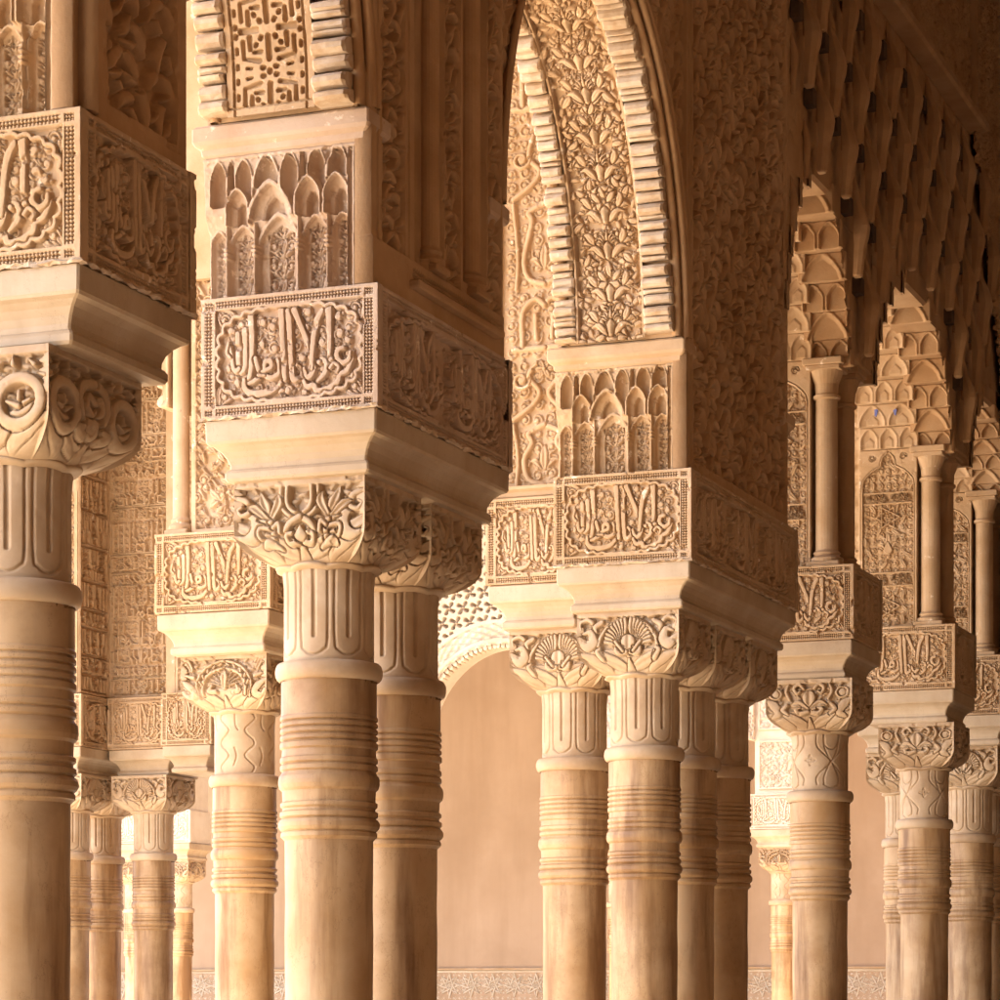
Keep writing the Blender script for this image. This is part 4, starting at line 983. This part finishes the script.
for k, lb in enumerate(('stalactite arch just beyond the wide vine-carved side, with blue paint traces in its steps', 'middle stepped stalactite arch with lit niches against the dark wall', 'small stepped stalactite arch furthest to the right')):
    ya, yb, zs, b_ = ARCH[k]; t, edges = stalactite_arch(ya, yb, zs, b_, lb, k)
    if k < 2:
        for q in ((.06, .15) if k == 0 else (.10, .18)):
            rb = random.Random(int(q * 1000)); n_ = 9; pts = [(XL + q + .012 * math.cos(6.283 * i / n_) * rb.uniform(.4, 1.1), E + zs + .14 + .018 * math.sin(6.283 * i / n_) * rb.uniform(.4, 1.2)) for i in range(n_)]
            y_ = yb - edges[1]; link('painted_trace', mesh('painted_trace', [(a_, y_ - .0015, c_) for a_, c_ in pts] + [(a_, y_ + .004, c_) for a_, c_ in pts], [tuple(range(n_)), tuple(range(2 * n_ - 1, n_ - 1, -1))] + [(i, n_ + i, n_ + (i + 1) % n_, (i + 1) % n_) for i in range(n_)], 'blue'), t)
# one gallery-side wall of stalactites over the three arches
PY, PZ = .33, .235
t = thing('stalactite_wall', (XR, 10.2, E + 2.255), 'dark gallery wall hung with rows of pointed stalactites under a sloping-looking cornice', 'wall')
fm = HM(3.4, 1.36, 120, 1).wear(5, .06, .1)
def fmask(sm, tm):
    y = 8.755 + sm; h = 2.255 + tm; ok = y < 11.58 + (3.62 - h) * .62
    for ya, yb, zs, b_ in ARCH:
        yc, a = (ya + yb) / 2, (yb - ya) / 2
        ok &= ~((np.abs(y - yc) < a * np.sqrt(np.clip(1 - np.clip((h - zs) / (b_ * .99), 0, 1) ** 1.7, 0, 1)) - .035) & (h < zs + b_ * .95))
    return ok
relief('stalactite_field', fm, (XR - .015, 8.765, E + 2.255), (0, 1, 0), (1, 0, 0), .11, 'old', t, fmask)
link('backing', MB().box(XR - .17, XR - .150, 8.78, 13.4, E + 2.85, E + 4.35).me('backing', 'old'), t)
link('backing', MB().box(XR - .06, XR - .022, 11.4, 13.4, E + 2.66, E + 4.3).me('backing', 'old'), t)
rs = random.Random(12)
def bullet(m, y, z, r, hh, out):
    pr = [(.50, 0), (.62, .02), (.66, .18), (.78, .34), (1.0, .46), (1.04, .56), (.92, .68), (.72, .79), (.50, .88), (.28, .95), (.02, 1)]
    o = len(m.v); n = 7
    for (q, t_) in pr:
        cxx = XR - .045 + out * (.8 + .2 * min(t_ / .6, 1)) * (1 - .35 * max(0, t_ - .6) / .4)
        for k_ in range(n):
            a = -math.pi * .62 + math.pi * 1.24 * k_ / (n - 1); fac = 1 - .12 * (k_ == 3) * (.2 < t_ < .9)
            m.v.append((cxx + r * q * fac * math.cos(a) * 1.15, y + r * q * fac * math.sin(a), z + hh * t_))
    for i_ in range(len(pr) - 1):
        for k_ in range(n - 1): a_ = o + i_ * n + k_; m.f.append((a_, a_ + 1, a_ + n + 1, a_ + n))
    m.f.append(tuple(o + k_ for k_ in reversed(range(n))))
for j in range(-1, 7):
    m = MB(); shd = MB()
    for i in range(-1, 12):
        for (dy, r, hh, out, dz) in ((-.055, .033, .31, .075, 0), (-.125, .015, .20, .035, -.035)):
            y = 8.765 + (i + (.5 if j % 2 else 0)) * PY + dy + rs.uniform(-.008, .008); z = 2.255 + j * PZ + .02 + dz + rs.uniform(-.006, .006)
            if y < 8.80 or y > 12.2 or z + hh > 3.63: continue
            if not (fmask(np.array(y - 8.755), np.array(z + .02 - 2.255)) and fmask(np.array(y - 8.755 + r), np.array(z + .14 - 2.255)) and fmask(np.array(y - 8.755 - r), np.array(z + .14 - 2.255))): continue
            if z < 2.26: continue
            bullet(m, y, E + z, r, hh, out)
            if hh > .25: shd.box(XR - .02, XR + .012, y - .085, y - .034, E + z + .205, E + z + .262)  # protruding dark block beside each tip, painted as a recess in shade
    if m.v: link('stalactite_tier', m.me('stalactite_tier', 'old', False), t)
    if shd.v: link('shade_block', shd.me('shade_block', 'recess_shade'), t)
link('cornice', MB().box(XR - .08, XR + .06, 8.76, 11.62, E + 3.615, E + 3.66, .01).me('cornice', 'old'), t)
up = foliage_map(4.2, .74, 71, 150, .09, True, .01)
relief('upper_panel', up, (XR + .01, 8.76, E + 3.661), (0, 1, 0), (1, 0, 0), .03, 'old', t)
def slim_pier(y0, L, label, seed, second=True, x_panel=.13):
    y1 = y0 + L; t = thing('arcade_pier', ((XL + XR) / 2, (y0 + y1) / 2, E + 1.127), label, 'pier', 'inscribed piers of the near arcade')
    impost(t, XL, XR, y0, y1); block(t, XL, XR, y0, y1, 'stucco', seed)
    link('upper_shaft', MB().box(XL + .03, XR - .165, y0 + .06, y1 - .06, E + 1.524, E + 2.254).me('upper_shaft', 'stucco'), t)
    k = keel_map(XR - XL - .18, .728, seed + 3)
    relief('carved_panel', k, (XL + .015, y0 + .035, E + 1.525), (1, 0, 0), (0, -1, 0), .02, 'stucco', t)
    relief('carved_panel', k, (XR - .165, y1 - .035, E + 1.525), (-1, 0, 0), (0, 1, 0), .02, 'stucco', t)
    colonnette(t, XR - .115, y0 + .075, E + 1.524, E + 2.254, .040)
    colonnette(t, XR - .095, y0 + .245, E + 1.524, E + 2.254, .038, 'old')
    link('upper_mass', MB().box(XL + .03, XR - .07, y0 + .05, y1 - .05, E + 2.2545, E + 4.39).me('upper_mass', 'stucco'), t)
    return t
slim_pier(9.55, .43, 'first slim pier right of the central one, over the column with a dark smudge', 6)
slim_pier(11.22, .43, 'second slim pier right of the central one, under the middle stalactite arch', 7)
t = slim_pier(12.30, 1.16, 'furthest near-arcade pier at the right edge of the photo', 8)
sb = scroll_band(.10, .73, 5, 400); relief('scroll_strip', sb, (XR - .02, 12.46, E + 1.525), (0, 1, 0), (1, 0, 0), .02, 'old', t)
f = foliage_map(2.35, 2.14, 75, 190, .07, True, .012)
relief('side_panel', f, (XR + .028, 11.55, E + 2.26), (0, 1, 0), (1, 0, 0), .03, 'old', t, lambda sm, tm: (11.55 + sm) > 11.58 + (3.62 - (2.26 + tm)) * .62 - .02)
relief('side_panel', foliage_map(1.0, .73, 76, 190, .06), (XR - .01, 12.58, E + 1.525), (0, 1, 0), (1, 0, 0), .03, 'old', t)
one('gallery_wall', MB().box(XL + .02, XR - .06, 13.46, 19.9, 0, ZT - .01), 'old', 'plain stretch of gallery wall beyond the last near pier', 'wall')

# ---------------------------------------------------------------- pavilion piers
def pav_pier(x0, x1, y0, y1, label, seed, mat, top=None, sides='frlb'):
    t = thing('pavilion_pier', ((x0 + x1) / 2, (y0 + y1) / 2, E + 1.127), label, 'pier', 'inscribed piers of the court pavilion')
    impost(t, x0, x1, y0, y1); block(t, x0, x1, y0, y1, mat, seed, sides); return t
t = pav_pier(-3.14, XL - .003, 7.93, 8.37, 'pale recessed pier joined to the left of the central one, with tall carved upright', 12, 'stucco', sides='flb')
link('upper_shaft', MB().box(-3.12, XL - .003, 7.99, 8.34, E + 1.524, E + 4.3).me('upper_shaft', 'stucco'), t)
hm = bigscript_map(.30, 2.5, 91, 420)
relief('carved_panel', hm, (-3.125, 7.965, E + 1.525), (1, 0, 0), (0, -1, 0), .022, 'stucco', t)
cornice(t, -3.13, XL - .004, 7.95, 8.36, E + 1.5245, .03, 'stucco')
t = pav_pier(-4.385, -3.965, 8.13, 8.55, 'pale pavilion pier over the wavy-necked column, with one slender colonnette on its inscribed block', 13, 'stucco')
link('upper_shaft', MB().box(-4.28, -4.0, 8.19, 8.50, E + 1.524, E + 4.3).me('upper_shaft', 'stucco'), t)
relief('carved_panel', foliage_map(.26, 2.0, 92, 380, .05), (-4.265, 8.165, E + 1.525), (1, 0, 0), (0, -1, 0), .022, 'stucco', t)
colonnette(t, -4.322, 8.20, E + 1.5245, E + 2.35, .028)
link('upper_mass', MB().box(-4.37, -4.0, 8.15, 8.52, E + 2.351, E + 4.31).me('upper_mass', 'stucco'), t)
def plain_arch_x(xa, xb, y0, y1, zs, b_, label, mat='stucco', zt=4.3):
    "arch spanning along x"
    m = MB(); spandrel_core(m, xa, xb, (xa + xb) / 2, (xb - xa) / 2 - .03, E + zs, b_, 0, 1, E + zt)
    m.v = [(v[1], y0 + (1 - v[0]) * (y1 - y0), v[2]) for v in m.v]
    t = thing('pavilion_arch', ((xa + xb) / 2, (y0 + y1) / 2, E + zs), label, 'arch', 'arches of the court pavilion')
    link('wall_core', m.me('wall_core', mat), t); rs = random.Random(5)
    P, s = arc_pts((xa + xb) / 2, (xb - xa) / 2 - .03, E + zs, b_, 120)
    f = MB()
    for q in np.arange(.02, s[-1], .05):
        i = max(1, int(np.searchsorted(s, q))); i = min(i, len(P) - 1); p0, p1 = P[i - 1], P[i]; d = math.dist(p0, p1); tan = ((p1[0] - p0[0]) / d, (p1[1] - p0[1]) / d)
        tooth(f, 0, .07, p1, tan, (-tan[1], tan[0]), .047, .04, rs)
    f.v = [(v[1], y0 + .03 + v[0], v[2]) for v in f.v]; link('scalloped_fringe', f.me('scalloped_fringe', 'chalk'), t)
    w_, h = xb - xa, zt - zs; hm = foliage_map(w_, h, 33, 110, .07); c, aa = w_ / 2, w_ / 2 - .03
    relief('carved_face', hm, (xa, y0 - .02, E + zs), (1, 0, 0), (0, -1, 0), .025, mat, t, lambda sm, tm: ((sm - c) / aa) ** 2 + (tm / b_) ** 2 > 1)
    return t
plain_arch_x(-4.01, -3.13, 8.0 + .2, 8.34, 1.95, .62, 'pavilion arch between the wavy-necked column and the recessed pale pier')
plain_arch_x(-6.75, -4.36, 8.2, 8.5, 1.95, 1.25, 'wide pavilion entrance arch above the distant corner cluster')
# distant corner cluster
t = thing('pavilion_pier', (-6.9, 12.6, E + 1.127), 'distant corner pier of the pavilion with tall bands of angular carved lettering', 'pier', 'inscribed piers of the court pavilion')
for (x0, x1, y0, y1, sd_, sm_) in ((-7.36, -6.99, 12.20, 12.98, 'fr', 14), (-6.989, -6.62, 12.46, 12.86, 'f', 15), (-6.619, -6.34, 12.34, 12.86, 'frl', 16)):
    impost(t, x0, x1, y0, y1); block(t, x0, x1, y0, y1, 'stucco', sm_, sd_)
link('upper_shaft', MB().box(-7.34, -7.03, 12.25, 12.95, E + 1.524, E + 4.3).box(-7.029, -6.60, 12.54, 12.84, E + 1.524, E + 4.3).me('upper_shaft', 'stucco'), t)
ck = kufic_map(.355, 2.7, 94, 330)
relief('lettered_panel', ck, (-7.0, 12.50, E + 1.53), (1, 0, 0), (0, -1, 0), .035, 'stucco', t)
relief('lettered_panel', kufic_map(.29, 2.7, 95, 330), (-6.995, 12.21, E + 1.53), (0, 1, 0), (1, 0, 0), .03, 'stucco', t)
relief('scroll_strip', scroll_band(.07, 1.0, 96, 380), (-7.085, 12.205, E + 1.53), (1, 0, 0), (0, -1, 0), .02, 'stucco', t)
relief('carved_panel', foliage_map(.2, 2.7, 97, 300, .05), (-6.58, 12.42, E + 1.53), (1, 0, 0), (0, -1, 0), .02, 'stucco', t)
link('upper_pilaster', MB().box(-6.64, -6.585, 12.43, 12.8, E + 1.524, E + 4.3, .006).box(-6.584, -6.36, 12.45, 12.8, E + 1.524, E + 4.3).me('upper_pilaster', 'stucco'), t)
# pavilion rows that only show their other side
plain_arch_x(-6.36, -3.1, 12.5, 12.85, 1.95, 1.5, 'wide rear arch of the pavilion')
t = pav_pier(-3.14, XL - .003, 12.53, 12.97, 'pavilion pier half hidden behind the second slim pier', 17, 'stucco', sides='flb')
link('upper_shaft', MB().box(-3.12, XL - .003, 12.56, 12.94, E + 1.524, E + 4.3).me('upper_shaft', 'stucco'), t)

# ---------------------------------------------------------------- far arcade and the plaster wall behind it
FX = [(-11.25, -10.46), (-8.95, -8.53), (-7.09, -6.67), (-5.81, -5.39)]
for k, (a, b_) in enumerate(FX):
    t = thing('far_pier', ((a + b_) / 2, 20.2, E + 1.127), ('far pier over the paired columns glimpsed past the distant corner cluster', 'far pier at the left foot of the white pierced arch', 'far pier at the right foot of the white pierced arch',
        'bright far pier with a leafy panel, seen just right of the central pier')[k], 'pier', 'piers of the far arcade')
    impost(t, a, b_, 19.99, 20.41)
    z = E + 1.2635; c = link('inscribed_block', MB().box(a + .018, b_ - .018, 20.008, 20.39, z + .001, z + .259).me('inscribed_block', 'white'), t)
    relief('inscription_panel', bmap(round(.42, 3), 1, 2) if b_ - a < .6 else bmap(b_ - a, 2, 2), (a, 19.99, z), (1, 0, 0), (0, -1, 0), .014, 'white', c)
    link('upper_shaft', MB().box(a + .03, b_ - .03, 20.03, 20.37, E + 1.524, E + 4.2).me('upper_shaft', 'white'), t)
    relief('carved_panel', foliage_map(b_ - a - .12, .36, 60 + k, 260, .05), (a + .06, 20.01, E + 1.56), (1, 0, 0), (0, -1, 0), .02, 'white', t)
    relief('carved_panel', foliage_map(b_ - a - .12, 2.1, 70 + k, 200, .06), (a + .06, 20.01, E + 2.0), (1, 0, 0), (0, -1, 0), .02, 'white', t)
def pierced_face(w_, h, a, b_, seed):
    hm = HM(w_, h, 170, 1); rs = random.Random(seed); cs = .115
    for j in range(int(h / cs) + 1):
        for i in range(int(w_ / cs) + 1):
            x = (i + .5 + (.5 if j % 2 else 0)) * cs; y = (j + .5) * cs
            for k in range(4):
                q = k * math.pi / 2 + .78; hm.brush([(x + .014 * math.cos(q), y + .014 * math.sin(q)), (x + .042 * math.cos(q + .25), y + .042 * math.sin(q + .25))], [.006, .013], 0, carve=True, sp=False)
    c = w_ / 2; X, Y = np.broadcast_arrays(hm.X, hm.Y); rr = np.sqrt(((X - c) / a) ** 2 + (Y / b_) ** 2)
    band = rr < 1.22; hm.H[band] = .92
    ang = np.arctan2(Y / b_, (X - c) / a)
    tex = .5 + .5 * np.sin(ang * 46) * np.sin(rr * 95); hm.H[band] = (.55 + .4 * tex)[band]; e = np.abs(rr - 1.22) < .02; hm.H[e] = 1; e = np.abs(rr - 1.04) < .02; hm.H[e] = 1
    return hm
for k in range(3):
    xa, xb = FX[k][1] - .03, FX[k + 1][0] + .03; a = (xb - xa) / 2 - .05; b_ = min(.83, a * .95) if k != 1 else .80; zs = 1.93
    t = thing('far_arch', ((xa + xb) / 2, 20.2, E + zs), ('far arch left of the white one, hidden behind the near piers', 'sunlit white pierced arch standing before the smooth plaster wall', 'far arch hidden behind the central pier')[k], 'arch', 'arches of the far arcade')
    m = MB(); spandrel_core(m, xa, xb, (xa + xb) / 2, a, E + zs, b_, 0, 1, E + 4.2); m.v = [(v[1], 20.06 + (1 - v[0]) * .3, v[2]) for v in m.v]; link('wall_core', m.me('wall_core', 'white'), t)
    hm = pierced_face(xb - xa, 4.2 - zs, a, b_, k); c = (xb - xa) / 2
    relief('pierced_face', hm, (xa, 19.985, E + zs), (1, 0, 0), (0, -1, 0), .07, 'white', t, lambda sm, tm: ((sm - c) / a) ** 2 + (tm / b_) ** 2 > 1)
    m = MB(); rs = random.Random(k); P, s = arc_pts((xa + xb) / 2, a, E + zs, b_, 160)
    for q in np.arange(.02, s[-1], .04):
        i = min(max(1, int(np.searchsorted(s, q))), len(P) - 1); p0, p1 = P[i - 1], P[i]; d = math.dist(p0, p1); tan = ((p1[0] - p0[0]) / d, (p1[1] - p0[1]) / d)
        tooth(m, 0, .10, p1, tan, (-tan[1], tan[0]), .036, .03, rs)
    m.v = [(v[1], 20.02 + v[0] * 1.0, v[2]) for v in m.v]; link('scalloped_fringe', m.me('scalloped_fringe', 'white'), t)
one('far_shade_roof', MB().box(-22, -3.6, 17.7, 24.9, E + 4.21, E + 4.35), 'wood', 'timber roof of the far portico, extended to keep the sun off', 'roof')  # overhang and length added to block sun from the arch and back wall
t = thing('back_wall', (-8.5, 24.7, 0), 'smooth peach plaster wall at the back, seen between the columns', 'wall')
link('plaster', MB().box(-22, -2.9, 24.5, 24.8, 0, E + 4.2).me('plaster', 'plaster'), t)
relief('carved_dado', star_map(10.5, .5, 8, 240), (-14.0, 24.48, E + .28 - .5), (1, 0, 0), (0, -1, 0), .035, 'white', t)
link('dado_rail', MB().box(-21, -2.95, 24.445, 24.499, E + .281, E + .30, .004).me('dado_rail', 'stucco'), t)
door = tag(link('door', MB().box(-6.73, -6.42, 24.40, 24.442, .01, E + .27, .01).me('door', 'dark')), 'dark low door in the back wall, a sliver beside the bright far column', 'door')
